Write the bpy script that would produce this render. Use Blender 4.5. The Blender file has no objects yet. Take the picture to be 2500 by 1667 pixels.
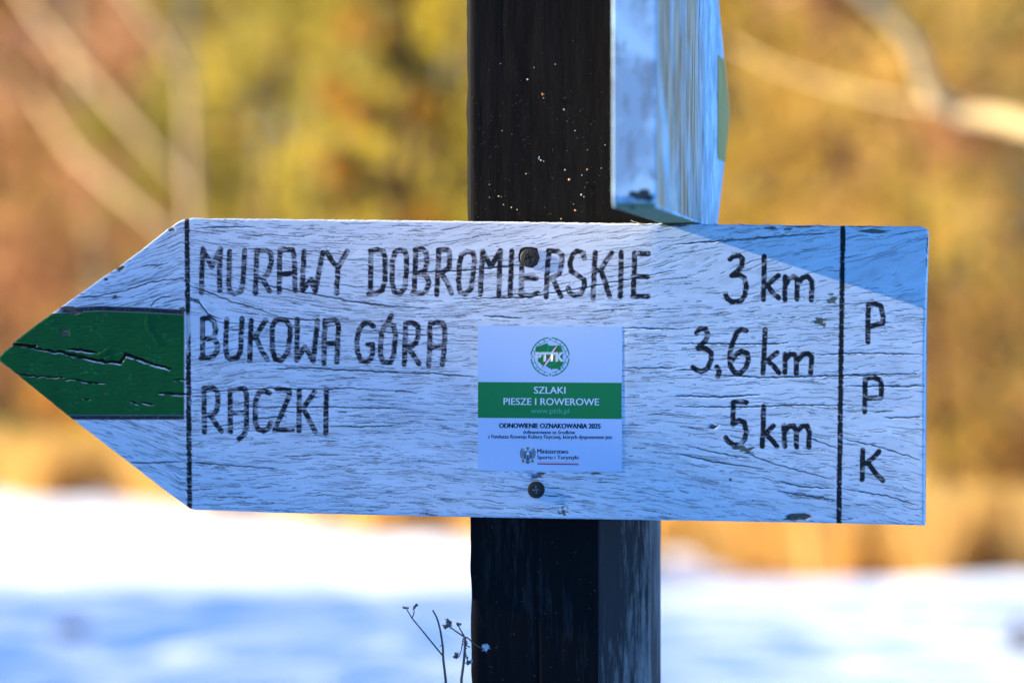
import bpy, math, random
import numpy as np
from mathutils import Vector

random.seed(11)
rng = np.random.default_rng(11)
scene = bpy.context.scene
R = math.radians

# ------------------------------------------------------------------ camera
CAMZ, FPX, CX, CY = 1.30, 10000.0, 1250.0, 833.5
cam_d = bpy.data.cameras.new("camera")
cam = bpy.data.objects.new("camera", cam_d)
scene.collection.objects.link(cam)
cam.location = (0, 0, CAMZ)
cam.rotation_euler = (R(90), 0, 0)
cam_d.sensor_width = 36
cam_d.lens = 144
cam_d.clip_start = 0.1
cam_d.clip_end = 2000
cam_d.dof.use_dof = True
cam_d.dof.focus_distance = 2.497
cam_d.dof.aperture_fstop = 5.6
scene.camera = cam

# ------------------------------------------------------------------ light
SUN_TAN_EL = 0.325          # slope of the cast shadow on the sign
SUN_A = 15.0                 # how flat the sun skims the sign face
SIGN_ROT = R(7)
u_ax = Vector((math.cos(SIGN_ROT), -math.sin(SIGN_ROT), 0))   # along the sign, to the right
v_ax = Vector((math.sin(SIGN_ROT), math.cos(SIGN_ROT), 0))    # away from the camera
to_sun = (-SUN_A * u_ax - v_ax).normalized()
to_sun = (to_sun + Vector((0, 0, SUN_TAN_EL))).normalized()
elev = math.asin(to_sun.z)
az = math.atan2(to_sun.x, to_sun.y)

world = bpy.data.worlds.new("World")
scene.world = world
world.use_nodes = True
wn, wl = world.node_tree.nodes, world.node_tree.links
for n in list(wn): wn.remove(n)
w_out = wn.new("ShaderNodeOutputWorld")
w_bg = wn.new("ShaderNodeBackground")
w_sky = wn.new("ShaderNodeTexSky")
w_sky.sky_type = 'NISHITA'
w_sky.sun_disc = False
w_sky.sun_elevation = elev
w_sky.sun_rotation = az
w_sky.air_density = 1.0
w_sky.dust_density = 0.2
w_sky.ozone_density = 3.0
w_mul = wn.new("ShaderNodeMix"); w_mul.data_type = 'RGBA'; w_mul.blend_type = 'MULTIPLY'
w_mul.inputs[0].default_value = 1.0
w_mul.inputs[7].default_value = (0.04, 0.66, 1.30, 1)
wl.new(w_sky.outputs[0], w_mul.inputs[6])
wl.new(w_mul.outputs[2], w_bg.inputs[0])
w_bg.inputs[1].default_value = 0.098
wl.new(w_bg.outputs[0], w_out.inputs[0])

sun_d = bpy.data.lights.new("sun", 'SUN')
sun_d.energy = 5.0
sun_d.angle = R(0.5)
sun_d.color = (1.0, 0.89, 0.64)
sun = bpy.data.objects.new("sun", sun_d)
scene.collection.objects.link(sun)
sun.rotation_euler = to_sun.to_track_quat('Z', 'Y').to_euler()

scene.view_settings.view_transform = 'Standard'
scene.view_settings.look = 'None'
scene.view_settings.gamma = 1
scene.view_settings.use_curve_mapping = False
scene.view_settings.exposure = 1.7
scene.cycles.use_denoising = True
scene.cycles.max_bounces = 6
scene.cycles.diffuse_bounces = 3
scene.cycles.sample_clamp_indirect = 6

# ------------------------------------------------------------------ helpers
def ray(px, py, d):
    """point at depth d seen at photo pixel px, py"""
    return Vector(((px - CX) / FPX * d, d, CAMZ + (CY - py) / FPX * d))

def plane_pt(PX, PY, off=0.0):
    """pixels to points on the sign plane (off = metres in front of it); numpy"""
    rx = (PX - CX) / FPX; rz = (CY - PY) / FPX
    s, c = math.sin(SIGN_ROT), math.cos(SIGN_ROT)
    d = (c * 2.5 - off) / (s * rx + c)
    return np.stack([rx * d, d + 0 * rx, CAMZ + rz * d], -1)

def tag(o, label=None, cat=None, group=None, kind=None):
    if label: o['label'] = label
    if cat: o['category'] = cat
    if group: o['group'] = group
    if kind: o['kind'] = kind
    return o

def link(name, data, parent=None, loc=None):
    o = bpy.data.objects.new(name, data)
    scene.collection.objects.link(o)
    if parent is not None:
        o.parent = parent
    if loc is not None:
        o.location = loc
    return o

def empty(name, loc):
    return link(name, None, None, loc)

def fast_mesh(name, V, F, mat=None, col=None, smooth=True, normals=None, extra=None):
    """V (n,3), F (m,k) arrays; col (n,3) point colours"""
    V = np.asarray(V, np.float32); F = np.asarray(F, np.int32)
    me = bpy.data.meshes.new(name)
    k = F.shape[1]
    me.vertices.add(len(V)); me.vertices.foreach_set('co', V.ravel())
    me.loops.add(F.size); me.loops.foreach_set('vertex_index', F.ravel())
    me.polygons.add(len(F))
    me.polygons.foreach_set('loop_start', np.arange(0, F.size, k, dtype=np.int32))
    me.polygons.foreach_set('loop_total', np.full(len(F), k, np.int32))
    me.update(calc_edges=True)
    me.polygons.foreach_set('use_smooth', np.full(len(F), bool(smooth)))
    if col is not None:
        a = me.color_attributes.new('pigment', 'FLOAT_COLOR', 'POINT')
        c4 = np.ones((len(V), 4), np.float32); c4[:, :3] = col
        a.data.foreach_set('color', c4.ravel())
    if extra is not None:
        a = me.attributes.new('gloss', 'FLOAT', 'POINT')
        a.data.foreach_set('value', np.asarray(extra, np.float32))
    if normals is not None:
        me.normals_split_custom_set_from_vertices([tuple(n) for n in normals])
    if mat: me.materials.append(mat)
    return me

class Geo:
    def __init__(s): s.v = []; s.f = []; s.c = []; s.m = []
    def add(s, vs, fs, col=None, mi=0):
        b = len(s.v); s.v.extend(vs)
        for f in fs:
            s.f.append([b + i for i in f]); s.m.append(mi)
        s.c.extend([col or (1, 1, 1)] * len(vs))
    def tube(s, pts, rad, n=7, col=None, mi=0, cap=True):
        pts = [Vector(p) for p in pts]
        vs = []; ref = Vector((0.13, 0.21, 1))
        for i, p in enumerate(pts):
            t = (pts[min(i + 1, len(pts) - 1)] - pts[max(i - 1, 0)]).normalized()
            a = t.cross(ref)
            if a.length < .05: a = t.cross(Vector((1, 0.2, 0)))
            a.normalize(); b = t.cross(a)
            r = rad[i] if hasattr(rad, '__len__') else rad
            for j in range(n):
                q = 2 * math.pi * j / n
                vs.append(p + a * math.cos(q) * r + b * math.sin(q) * r)
        fs = []
        for i in range(len(pts) - 1):
            for j in range(n):
                k = (j + 1) % n
                fs.append([i * n + j, i * n + k, (i + 1) * n + k, (i + 1) * n + j])
        if cap:
            fs.append(list(range(n))[::-1]); fs.append([(len(pts) - 1) * n + j for j in range(n)])
        s.add(vs, fs, col, mi)
    def blob(s, c, r, seg=8, ring=6, col=None, rough=.15, sc=(1, 1, 1), mi=0):
        c = Vector(c); vs = []
        for i in range(1, ring):
            th = math.pi * i / ring
            for j in range(seg):
                ph = 2 * math.pi * j / seg
                k = r * (1 + random.uniform(-rough, rough))
                vs.append(c + Vector((math.sin(th) * math.cos(ph) * k * sc[0], math.sin(th) * math.sin(ph) * k * sc[1], math.cos(th) * k * sc[2])))
        vs.append(c + Vector((0, 0, r * sc[2]))); vs.append(c - Vector((0, 0, r * sc[2])))
        fs = []
        for i in range(ring - 2):
            for j in range(seg):
                k = (j + 1) % seg
                fs.append([i * seg + j, (i + 1) * seg + j, (i + 1) * seg + k, i * seg + k])
        t = len(vs) - 2
        for j in range(seg):
            k = (j + 1) % seg
            fs.append([t, j, k]); fs.append([t + 1, (ring - 2) * seg + k, (ring - 2) * seg + j])
        s.add(vs, fs, col, mi)
    def mesh(s, name, mats, smooth=True):
        me = bpy.data.meshes.new(name)
        me.from_pydata([tuple(v) for v in s.v], [], s.f)
        for m in (mats if isinstance(mats, (list, tuple)) else [mats]): me.materials.append(m)
        me.polygons.foreach_set('use_smooth', [smooth] * len(s.f))
        me.polygons.foreach_set('material_index', s.m)
        a = me.color_attributes.new('pigment', 'FLOAT_COLOR', 'POINT')
        a.data.foreach_set('color', np.array([(*c, 1) for c in s.c], np.float32).ravel())
        me.update()
        return me

# lattice noise -------------------------------------------------------------
_perm = rng.permutation(4096)
_g = rng.uniform(0, 2 * math.pi, 4096)
_gx, _gy = np.cos(_g), np.sin(_g)
def perlin(x, y, seed=0):
    xi = np.floor(x).astype(np.int64); yi = np.floor(y).astype(np.int64)
    xf = x - xi; yf = y - yi
    def g(ix, iy, dx, dy):
        h = _perm[(_perm[(ix + seed * 131) & 4095] + iy) & 4095]
        return _gx[h] * dx + _gy[h] * dy
    u = xf * xf * xf * (xf * (xf * 6 - 15) + 10); v = yf * yf * yf * (yf * (yf * 6 - 15) + 10)
    a = g(xi, yi, xf, yf); b = g(xi + 1, yi, xf - 1, yf)
    c = g(xi, yi + 1, xf, yf - 1); d = g(xi + 1, yi + 1, xf - 1, yf - 1)
    return ((a + (b - a) * u) + ((c + (d - c) * u) - (a + (b - a) * u)) * v) * 1.5
def sstep(a, b, x):
    t = np.clip((x - a) / (b - a), 0, 1); return t * t * (3 - 2 * t)
def seg_dist(X, Y, a, b):
    ax, ay = a; bx, by = b
    dx, dy = bx - ax, by - ay
    L = dx * dx + dy * dy + 1e-9
    t = np.clip(((X - ax) * dx + (Y - ay) * dy) / L, 0, 1)
    return np.hypot(X - ax - t * dx, Y - ay - t * dy), t

# ------------------------------------------------------------------ materials
def new_mat(name):
    m = bpy.data.materials.new(name); m.use_nodes = True
    nt = m.node_tree
    return m, nt.nodes, nt.links, nt.nodes['Principled BSDF']

def mat_plain(name, col, rough=.6, spec=.3, metal=0.0, bump=0.0, bscale=200, var=0.0):
    m, N, L, b = new_mat(name)
    b.inputs['Base Color'].default_value = (*col, 1)
    b.inputs['Roughness'].default_value = rough
    b.inputs['Metallic'].default_value = metal
    b.inputs['Specular IOR Level'].default_value = spec
    if bump or var:
        tc = N.new('ShaderNodeTexCoord'); nz = N.new('ShaderNodeTexNoise')
        nz.inputs['Scale'].default_value = bscale; nz.inputs['Detail'].default_value = 5
        L.new(tc.outputs['Object'], nz.inputs['Vector'])
        if bump:
            bp = N.new('ShaderNodeBump'); bp.inputs['Strength'].default_value = bump; bp.inputs['Distance'].default_value = .001
            L.new(nz.outputs[0], bp.inputs['Height']); L.new(bp.outputs[0], b.inputs['Normal'])
        if var:
            mx = N.new('ShaderNodeMix'); mx.data_type = 'RGBA'
            mx.inputs[6].default_value = (*[c * (1 - var) for c in col], 1)
            mx.inputs[7].default_value = (*[min(1, c * (1 + var)) for c in col], 1)
            L.new(nz.outputs[0], mx.inputs[0]); L.new(mx.outputs[2], b.inputs['Base Color'])
    return m

def mat_attr(name, rough=.6, spec=.2, gloss=False, trans=0.0, bump=None):
    m, N, L, b = new_mat(name)
    at = N.new('ShaderNodeAttribute'); at.attribute_name = 'pigment'
    L.new(at.outputs['Color'], b.inputs['Base Color'])
    b.inputs['Roughness'].default_value = rough
    b.inputs['Specular IOR Level'].default_value = spec
    if gloss:
        ga = N.new('ShaderNodeAttribute'); ga.attribute_name = 'gloss'
        mr = N.new('ShaderNodeMapRange')
        mr.inputs['To Min'].default_value = rough; mr.inputs['To Max'].default_value = .22
        L.new(ga.outputs['Fac'], mr.inputs['Value']); L.new(mr.outputs[0], b.inputs['Roughness'])
    if bump:
        tc = N.new('ShaderNodeTexCoord'); mp = N.new('ShaderNodeMapping'); nz = N.new('ShaderNodeTexNoise')
        mp.inputs['Scale'].default_value = bump[1]
        nz.inputs['Scale'].default_value = bump[2]; nz.inputs['Detail'].default_value = 4
        bp = N.new('ShaderNodeBump'); bp.inputs['Strength'].default_value = bump[0]; bp.inputs['Distance'].default_value = .00015
        L.new(tc.outputs['Object'], mp.inputs['Vector']); L.new(mp.outputs[0], nz.inputs['Vector'])
        L.new(nz.outputs[0], bp.inputs['Height']); L.new(bp.outputs[0], b.inputs['Normal'])
    if trans:
        tr = N.new('ShaderNodeBsdfTranslucent'); mx = N.new('ShaderNodeMixShader'); mx.inputs[0].default_value = trans
        L.new(at.outputs['Color'], tr.inputs['Color'])
        L.new(b.outputs[0], mx.inputs[1]); L.new(tr.outputs[0], mx.inputs[2])
        L.new(mx.outputs[0], N['Material Output'].inputs['Surface'])
    return m

M_BOARD = mat_attr('weathered_board_paint', rough=.62, spec=.25, gloss=True, bump=(.15, (1, 1, 5), 220))
M_LEAF = mat_attr('leaves', rough=.75, spec=.1, trans=.5)
M_BARK = mat_attr('bark', rough=.9, spec=.1)
M_STICK = mat_plain('sticker_film', (.48, .61, .82), rough=.38, spec=.4)
M_SGREEN = mat_plain('sticker_green_ink', (.0, .20, .045), rough=.38, spec=.4)
M_SBLACK = mat_plain('sticker_black_ink', (.006, .006, .01), rough=.4)
M_SRED = mat_plain('sticker_red_ink', (.42, .02, .015), rough=.4)
M_SYEL = mat_plain('sticker_yellow_ink', (.62, .48, .05), rough=.4)
M_SLIGHT = mat_plain('sticker_pale_green_ink', (.10, .42, .34), rough=.4)
M_SWHITE = mat_plain('sticker_white_ink', (.62, .72, .84), rough=.38)
M_SGREY = mat_plain('sticker_slate_ink', (.07, .12, .16), rough=.4)
M_SGOLD = mat_plain('sticker_gold_ink', (.30, .22, .03), rough=.4)
M_SCREW = mat_plain('blackened_screw', (.012, .008, .006), rough=.6, spec=.5, bump=.4, bscale=900)

def mat_post(name, base, light, amt, specks, lo=.5, hi=.75):
    m, N, L, b = new_mat(name)
    tc = N.new('ShaderNodeTexCoord')
    mp = N.new('ShaderNodeMapping'); mp.inputs['Scale'].default_value = (1, 1, .12)
    L.new(tc.outputs['Object'], mp.inputs['Vector'])
    n1 = N.new('ShaderNodeTexNoise'); n1.inputs['Scale'].default_value = 260; n1.inputs['Detail'].default_value = 6; n1.inputs['Roughness'].default_value = .7
    L.new(mp.outputs[0], n1.inputs['Vector'])
    n2 = N.new('ShaderNodeTexNoise'); n2.inputs['Scale'].default_value = 26; n2.inputs['Detail'].default_value = 4
    mp2 = N.new('ShaderNodeMapping'); mp2.inputs['Scale'].default_value = (1, 1, .3)
    L.new(tc.outputs['Object'], mp2.inputs['Vector']); L.new(mp2.outputs[0], n2.inputs['Vector'])
    ad = N.new('ShaderNodeMath'); ad.operation = 'ADD'; ad.use_clamp = False
    L.new(n1.outputs[0], ad.inputs[0]); L.new(n2.outputs[0], ad.inputs[1])
    mr = N.new('ShaderNodeMapRange'); mr.inputs['From Min'].default_value = lo * 2; mr.inputs['From Max'].default_value = hi * 2
    mr.inputs['To Max'].default_value = amt
    L.new(ad.outputs[0], mr.inputs['Value'])
    mx = N.new('ShaderNodeMix'); mx.data_type = 'RGBA'
    mx.inputs[6].default_value = (*base, 1); mx.inputs[7].default_value = (*light, 1)
    L.new(mr.outputs[0], mx.inputs[0])
    last = mx.outputs[2]
    if specks:
        vo = N.new('ShaderNodeTexVoronoi'); vo.inputs['Scale'].default_value = 150
        L.new(tc.outputs['Object'], vo.inputs['Vector'])
        n3 = N.new('ShaderNodeTexNoise'); n3.inputs['Scale'].default_value = 14
        L.new(tc.outputs['Object'], n3.inputs['Vector'])
        cl = N.new('ShaderNodeSeparateColor'); L.new(vo.outputs['Color'], cl.inputs[0])
        a1 = N.new('ShaderNodeMath'); a1.operation = 'MULTIPLY'; L.new(cl.outputs[0], a1.inputs[0]); L.new(n3.outputs[0], a1.inputs[1])
        a2 = N.new('ShaderNodeMapRange'); a2.inputs['From Min'].default_value = .50; a2.inputs['From Max'].default_value = .60
        a2.inputs['To Min'].default_value = 0; a2.inputs['To Max'].default_value = .16
        L.new(a1.outputs[0], a2.inputs['Value'])
        a3 = N.new('ShaderNodeMath'); a3.operation = 'LESS_THAN'; L.new(vo.outputs['Distance'], a3.inputs[0]); L.new(a2.outputs[0], a3.inputs[1])
        a4 = N.new('ShaderNodeMath'); a4.operation = 'MULTIPLY'; a4.inputs[1].default_value = specks
        L.new(a3.outputs[0], a4.inputs[0])
        m2 = N.new('ShaderNodeMix'); m2.data_type = 'RGBA'; m2.inputs[7].default_value = (.42, .38, .30, 1)
        L.new(a4.outputs[0], m2.inputs[0]); L.new(last, m2.inputs[6]); last = m2.outputs[2]
    L.new(last, b.inputs['Base Color'])
    bp = N.new('ShaderNodeBump'); bp.inputs['Strength'].default_value = .35; bp.inputs['Distance'].default_value = .001
    L.new(n1.outputs[0], bp.inputs['Height']); L.new(bp.outputs[0], b.inputs['Normal'])
    b.inputs['Roughness'].default_value = .72
    b.inputs['Specular IOR Level'].default_value = .12
    return m
M_POST = mat_post('tarred_wood', (.0016, .0015, .0018), (.007, .0068, .0078), .9, 0.0, .5, .8)
M_POSTL = mat_post('tarred_wood_streaked', (.0035, .0035, .004), (.045, .045, .048), .9, .0, .54, .74)
M_WANE = mat_post('tarred_wood_weathered', (.026, .026, .028), (.26, .25, .24), .75, .0, .48, .62)

# ------------------------------------------------------------------ sky backdrop is the world; ground
def mat_snow():
    m, N, L, b = new_mat('snow')
    b.inputs['Base Color'].default_value = (.92, .93, .94, 1)
    b.inputs['Roughness'].default_value = .8
    b.inputs['Specular IOR Level'].default_value = .1
    tc = N.new('ShaderNodeTexCoord'); nz = N.new('ShaderNodeTexNoise')
    nz.inputs['Scale'].default_value = 3; nz.inputs['Detail'].default_value = 8
    L.new(tc.outputs['Object'], nz.inputs['Vector'])
    bp = N.new('ShaderNodeBump'); bp.inputs['Strength'].default_value = .4; bp.inputs['Distance'].default_value = .06
    L.new(nz.outputs[0], bp.inputs['Height']); L.new(bp.outputs[0], b.inputs['Normal'])
    return m
M_SNOW = mat_snow()
dents = [(-1.58, 17.4, .20, .10), (-2.0, 24.0, .3, .1), (-.9, 26.5, .3, .1),
         (1.1, 16.2, .25, .1), (-.5, 17.2, .25, .08), (-2.3, 17.0, .25, .06)]
mounds = [(1.6, 18.4, 1.1, .10), (2.4, 20.5, 1.3, .12), (-1.1, 17.0, .5, .05), (-.2, 18.0, .5, .05)]
def ground_z(x, y):
    x = np.asarray(x, float); y = np.asarray(y, float)
    z = .05 * perlin(x / 3.1, y / 4.3, 1) + .02 * perlin(x / .8, y / .9, 2) + .012 * perlin(x / .35, y / .35, 3)
    far = sstep(40, 300, np.hypot(x, y))
    z = z + far * 9 * (0.5 + perlin(x / 90, y / 90, 4))
    z = z * sstep(.2, 6, np.hypot(x, y - 2.5))
    for (dx, dy, r, h) in dents:
        z = z - h * np.exp(-(((x - dx) / r) ** 2 + ((y - dy) / r) ** 2) ** 2)
    for (dx, dy, r, h) in mounds:
        z = z + h * np.exp(-((x - dx) / r) ** 2 - ((y - dy) / (r * .6)) ** 2)
    return z
gx = np.concatenate([-14 - 500 * np.linspace(1, 0, 22)[:-1] ** 2.2, np.linspace(-14, -4, 40)[:-1], np.linspace(-4, 4.5, 110), np.linspace(4.5, 14, 36)[1:], 14 + 500 * np.linspace(0, 1, 22)[1:] ** 2.2])
gy = np.concatenate([-6 - 300 * np.linspace(1, 0, 20)[:-1] ** 2.2, np.linspace(-6, 14, 70)[:-1], np.linspace(14, 30, 170), np.linspace(30, 60, 70)[1:], 60 + 700 * np.linspace(0, 1, 22)[1:] ** 2.2])
GX, GY = np.meshgrid(gx, gy)
GV = np.stack([GX, GY, ground_z(GX, GY)], -1).reshape(-1, 3)
nx, ny = len(gx), len(gy)
ii = np.arange((ny - 1) * nx).reshape(ny - 1, nx)[:, :-1].ravel()
GF = np.stack([ii, ii + 1, ii + nx + 1, ii + nx], -1)
g_o = link('snowy_ground', fast_mesh('snowy_ground', GV, GF, M_SNOW))
tag(g_o, 'snow covered ground, blue in shade in front and blazing white beyond', kind='structure')
def gz(x, y): return float(ground_z(x, y))

# ------------------------------------------------------------------ trees and shrubs
def leaf_cloud(geo_v, geo_f, geo_c, centres, per, spread, size, pal, flat=1.0):
    """adds many small leaf faces round clump centres (arrays are appended)"""
    for c in centres:
        n = per
        p = np.array(c) + rng.normal(0, 1, (n, 3)) * np.array(spread) * .5
        d1 = rng.normal(0, 1, (n, 3)); d1 /= np.linalg.norm(d1, axis=1)[:, None]
        d2 = np.cross(d1, rng.normal(0, 1, (n, 3))); d2 /= np.linalg.norm(d2, axis=1)[:, None]
        s = size * rng.uniform(.6, 1.4, (n, 1))
        base = len(geo_v) * 4
        q = np.stack([p - d1 * s, p + d2 * s * .45, p + d1 * s, p - d2 * s * .45], 1)
        cc = np.array(pal)[rng.integers(0, len(pal), n)] * rng.uniform(.75, 1.25, (n, 1))
        geo_v.append(q.reshape(-1, 3)); geo_c.append(np.repeat(cc, 4, 0))

def cloud_mesh(name, vs, cs, mat):
    V = np.concatenate(vs); C = np.concatenate(cs)
    F = np.arange(len(V)).reshape(-1, 4)
    return fast_mesh(name, V, F, mat, C, smooth=False)

PINE = [(.48, .36, .05), (.56, .42, .06), (.32, .27, .04), (.62, .43, .07), (.18, .16, .04)]
GOLD = [(.60, .36, .07), (.68, .42, .10), (.46, .26, .05), (.52, .36, .05), (.36, .19, .04)]
PINK = [(.54, .25, .11), (.60, .32, .15), (.40, .17, .08), (.52, .29, .08)]
RUST = [(.62, .26, .04), (.70, .34, .05), (.42, .18, .03)]
YELL = [(.70, .50, .03), (.58, .43, .03), (.74, .56, .06)]
OLIV = [(.16, .15, .04), (.22, .18, .05), (.12, .12, .04)]
STRAW = [(.78, .48, .14), (.82, .54, .18), (.66, .38, .10)]
BIRCH = (.60, .42, .20)
BROWN = (.16, .09, .04)

def make_tree(name, x, y, h, r, pal, label, cat='tree', bark=BROWN, trunk_r=.10, lean=0.0, clumps=42, per=70, leaf=.07, low=.12, shape='round', limbs=9, group=None, spread=.46):
    root = empty(name, (x, y, gz(x, y) - .05))
    g = Geo()
    top = Vector((lean * h, 0, h * .93))
    pts = [Vector((lean * h * t + .04 * h * math.sin(3 * t + x), .03 * h * math.sin(4 * t + y), h * .93 * t)) for t in (0, .2, .4, .6, .8, 1)]
    g.tube(pts, [trunk_r * (1 - .85 * t) for t in (0, .2, .4, .6, .8, 1)], 8, bark)
    cents = []
    lg = Geo()
    for i in range(limbs):
        t = low + (1 - low) * (i + .5) / limbs
        k = t * 5; a = int(min(k, 4)); p0 = pts[a].lerp(pts[a + 1], k - a)
        ang = i * 2.4 + random.uniform(-.4, .4)
        rr = r * ((1 - t) * .95 + .12 if shape == 'cone' else math.sin(math.pi * min(1, .2 + t * .8)) * .85 + .1)
        e = p0 + Vector((math.cos(ang) * rr, math.sin(ang) * rr, rr * (.1 if shape == 'cone' else .65)))
        mid = p0.lerp(e, .5) + Vector((0, 0, rr * .12))
        lg.tube([p0, mid, e], [trunk_r * .42 * (1.05 - t), trunk_r * .25 * (1.05 - t), trunk_r * .08], 5, bark)
        cents += [p0.lerp(e, q) for q in (.45, .75, 1.0)]
    for i in range(clumps):
        t = random.uniform(low, 1.0)
        rr = r * ((1 - t) * 1.0 + .06 if shape == 'cone' else math.sqrt(max(0, 1 - (2 * (t - low) / (1 - low) - 1) ** 2)) + .05)
        ang = random.uniform(0, 6.283); q = math.sqrt(random.uniform(.05, 1))
        c = Vector((math.cos(ang) * rr * q, math.sin(ang) * rr * q, h * t)); c.x += lean * h * t
        cents.append(c)
    vs, fs, cs = [], [], []
    for c in cents:
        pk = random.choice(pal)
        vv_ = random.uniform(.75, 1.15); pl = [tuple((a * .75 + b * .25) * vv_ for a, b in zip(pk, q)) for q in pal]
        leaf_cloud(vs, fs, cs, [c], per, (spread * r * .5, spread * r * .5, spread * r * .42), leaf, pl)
    link('trunk', g.mesh('trunk', M_BARK), root)
    link('limbs', lg.mesh('limbs', M_BARK), root)['kind'] = 'stuff'
    link('crown', cloud_mesh('crown', vs, cs, M_LEAF), root)
    tag(root, label, cat, group)
    return root

def px_x(px, d): return (px - CX) / FPX * d

# yellow-green conifers, centre left
G1 = 'trees at the edge of the wood'
T = [
 (700, 36.5, 7.5, 1.55, PINE, 'broad yellow-green conifer in the wood left of the post, just above the sign', 'cone', .02),
 (1010, 35.0, 8.0, 1.5, PINE, 'yellow-green conifer with dark gaps right beside the black post', 'cone', .02),
 (500, 38.5, 7.0, 1.4, PINE, 'pale olive conifer behind the twiggy birch on the left', 'cone', .02),
 (1290, 33.5, 7.5, 1.4, PINE + YELL, 'bright yellow bushy conifer mostly hidden behind the post', 'round', .05),
 (230, 42, 6.5, 1.5, PINK, 'pinkish tan bare-twigged tree at the left edge of the wood', 'round', .1),
 (-60, 43, 5.5, 1.3, PINK + OLIV, 'twiggy tan and green tree cut off by the left edge', 'round', .1),
 (1760, 30, 6.5, 1.4, GOLD, 'golden tan leafy tree just right of the upper signboard', 'round', .05),
 (2080, 27.5, 6.0, 1.35, GOLD, 'golden brown tree behind the pale curved branch', 'round', .05),
 (2420, 25.5, 6.0, 1.2, GOLD + PINK, 'reddish gold tree at the right edge of the photo', 'round', .05),
 (935, 32.5, 5.2, .50, OLIV + RUST, 'slim dark olive and brown tree added for the shade spots in the yellow conifers, left of the post', 'round', .05),  # dark foliage stands in for shade spots among the conifers
 (1560, 38, 7.5, 1.5, GOLD, 'tan tree hidden behind the upper signboard and post', 'round', .05),
]
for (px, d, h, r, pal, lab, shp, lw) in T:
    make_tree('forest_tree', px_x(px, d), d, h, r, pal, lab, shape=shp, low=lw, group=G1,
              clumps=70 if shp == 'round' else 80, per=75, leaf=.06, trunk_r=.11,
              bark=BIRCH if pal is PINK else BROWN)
# second row
k2 = ['far left', 'second from the left', 'third from the left', 'left of the middle', 'in the middle', 'right of the middle', 'third from the right', 'second from the right', 'far right']
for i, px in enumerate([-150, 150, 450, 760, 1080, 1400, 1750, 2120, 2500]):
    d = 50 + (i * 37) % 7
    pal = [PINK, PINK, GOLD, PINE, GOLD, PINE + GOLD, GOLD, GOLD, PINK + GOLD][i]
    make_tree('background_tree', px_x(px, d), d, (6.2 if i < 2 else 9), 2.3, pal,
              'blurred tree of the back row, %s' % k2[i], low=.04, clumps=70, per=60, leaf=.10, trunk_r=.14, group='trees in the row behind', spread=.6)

# slender tree with a brown trunk on the right, golden leaves around it
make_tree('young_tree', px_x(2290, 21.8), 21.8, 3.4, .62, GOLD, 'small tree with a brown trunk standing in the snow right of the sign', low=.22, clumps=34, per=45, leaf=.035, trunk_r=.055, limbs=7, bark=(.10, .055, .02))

# shrubs along the edge
SH = [
 (150, 36.5, .95, .42, RUST, 'rusty orange shrub at the snow edge below the arrow tip'),
 (275, 36.0, .80, .36, YELL, 'bright yellow shrub under the lower edge of the arrow'),
 (70, 35.5, .60, .40, OLIV, 'dark olive shrub low at the left edge'),
 (400, 35.0, .55, .40, STRAW, 'straw coloured bush below the left end of the sign'),
 (1840, 25.5, .55, .16, OLIV, 'small dark green bush under the right part of the sign'),
 (1700, 27.0, .70, .35, GOLD, 'golden bush right of the post under the sign'),
 (1950, 25.0, .55, .28, RUST + STRAW, 'orange bush in the snow under the two dark chips'),
 (2110, 24.5, .70, .30, GOLD, 'tan bush under the right corner of the sign'),
 (2380, 24.0, .95, .35, YELL + GOLD, 'yellow gold bush right of the brown trunk'),
 (2480, 23.5, .85, .30, PINK, 'pinkish bush at the right edge under the trees'),
 (2410, 23.2, 1.75, .26, OLIV + RUST, 'dark olive brown bush right of the sign, at the height of its lowest letter'),
 (2480, 26.0, 2.2, .25, OLIV, 'tall dark green bush at the right edge'),
 (2330, 28.0, 2.0, .55, RUST + GOLD, 'tall russet bush right of the sign'),
]
for (px, d, h, r, pal, lab) in SH:
    x = px_x(px, d)
    root = empty('shrub', (x, d, gz(x, d) - .03))
    g = Geo()
    for i in range(9):
        a = i * .7; g.tube([(0.02 * math.cos(a), .02 * math.sin(a), 0), (math.cos(a) * r * .4, math.sin(a) * r * .4, h * .5), (math.cos(a) * r * .7, math.sin(a) * r * .7, h * .9)], [.012, .009, .004], 4, BROWN)
    vs, fs, cs = [], [], []
    for i in range(26):
        t = random.uniform(.08, 1); a = random.uniform(0, 6.28); q = r * math.sqrt(random.random()) * (1.1 - .5 * t)
        leaf_cloud(vs, fs, cs, [(math.cos(a) * q, math.sin(a) * q, h * t)], 50, (r * .5, r * .5, h * .25), .03, pal)
    link('stems', g.mesh('stems', M_BARK), root)['kind'] = 'stuff'
    link('foliage', cloud_mesh('foliage', vs, cs, M_LEAF), root)
    tag(root, lab, 'shrub', 'shrubs along the snow edge')

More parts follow.
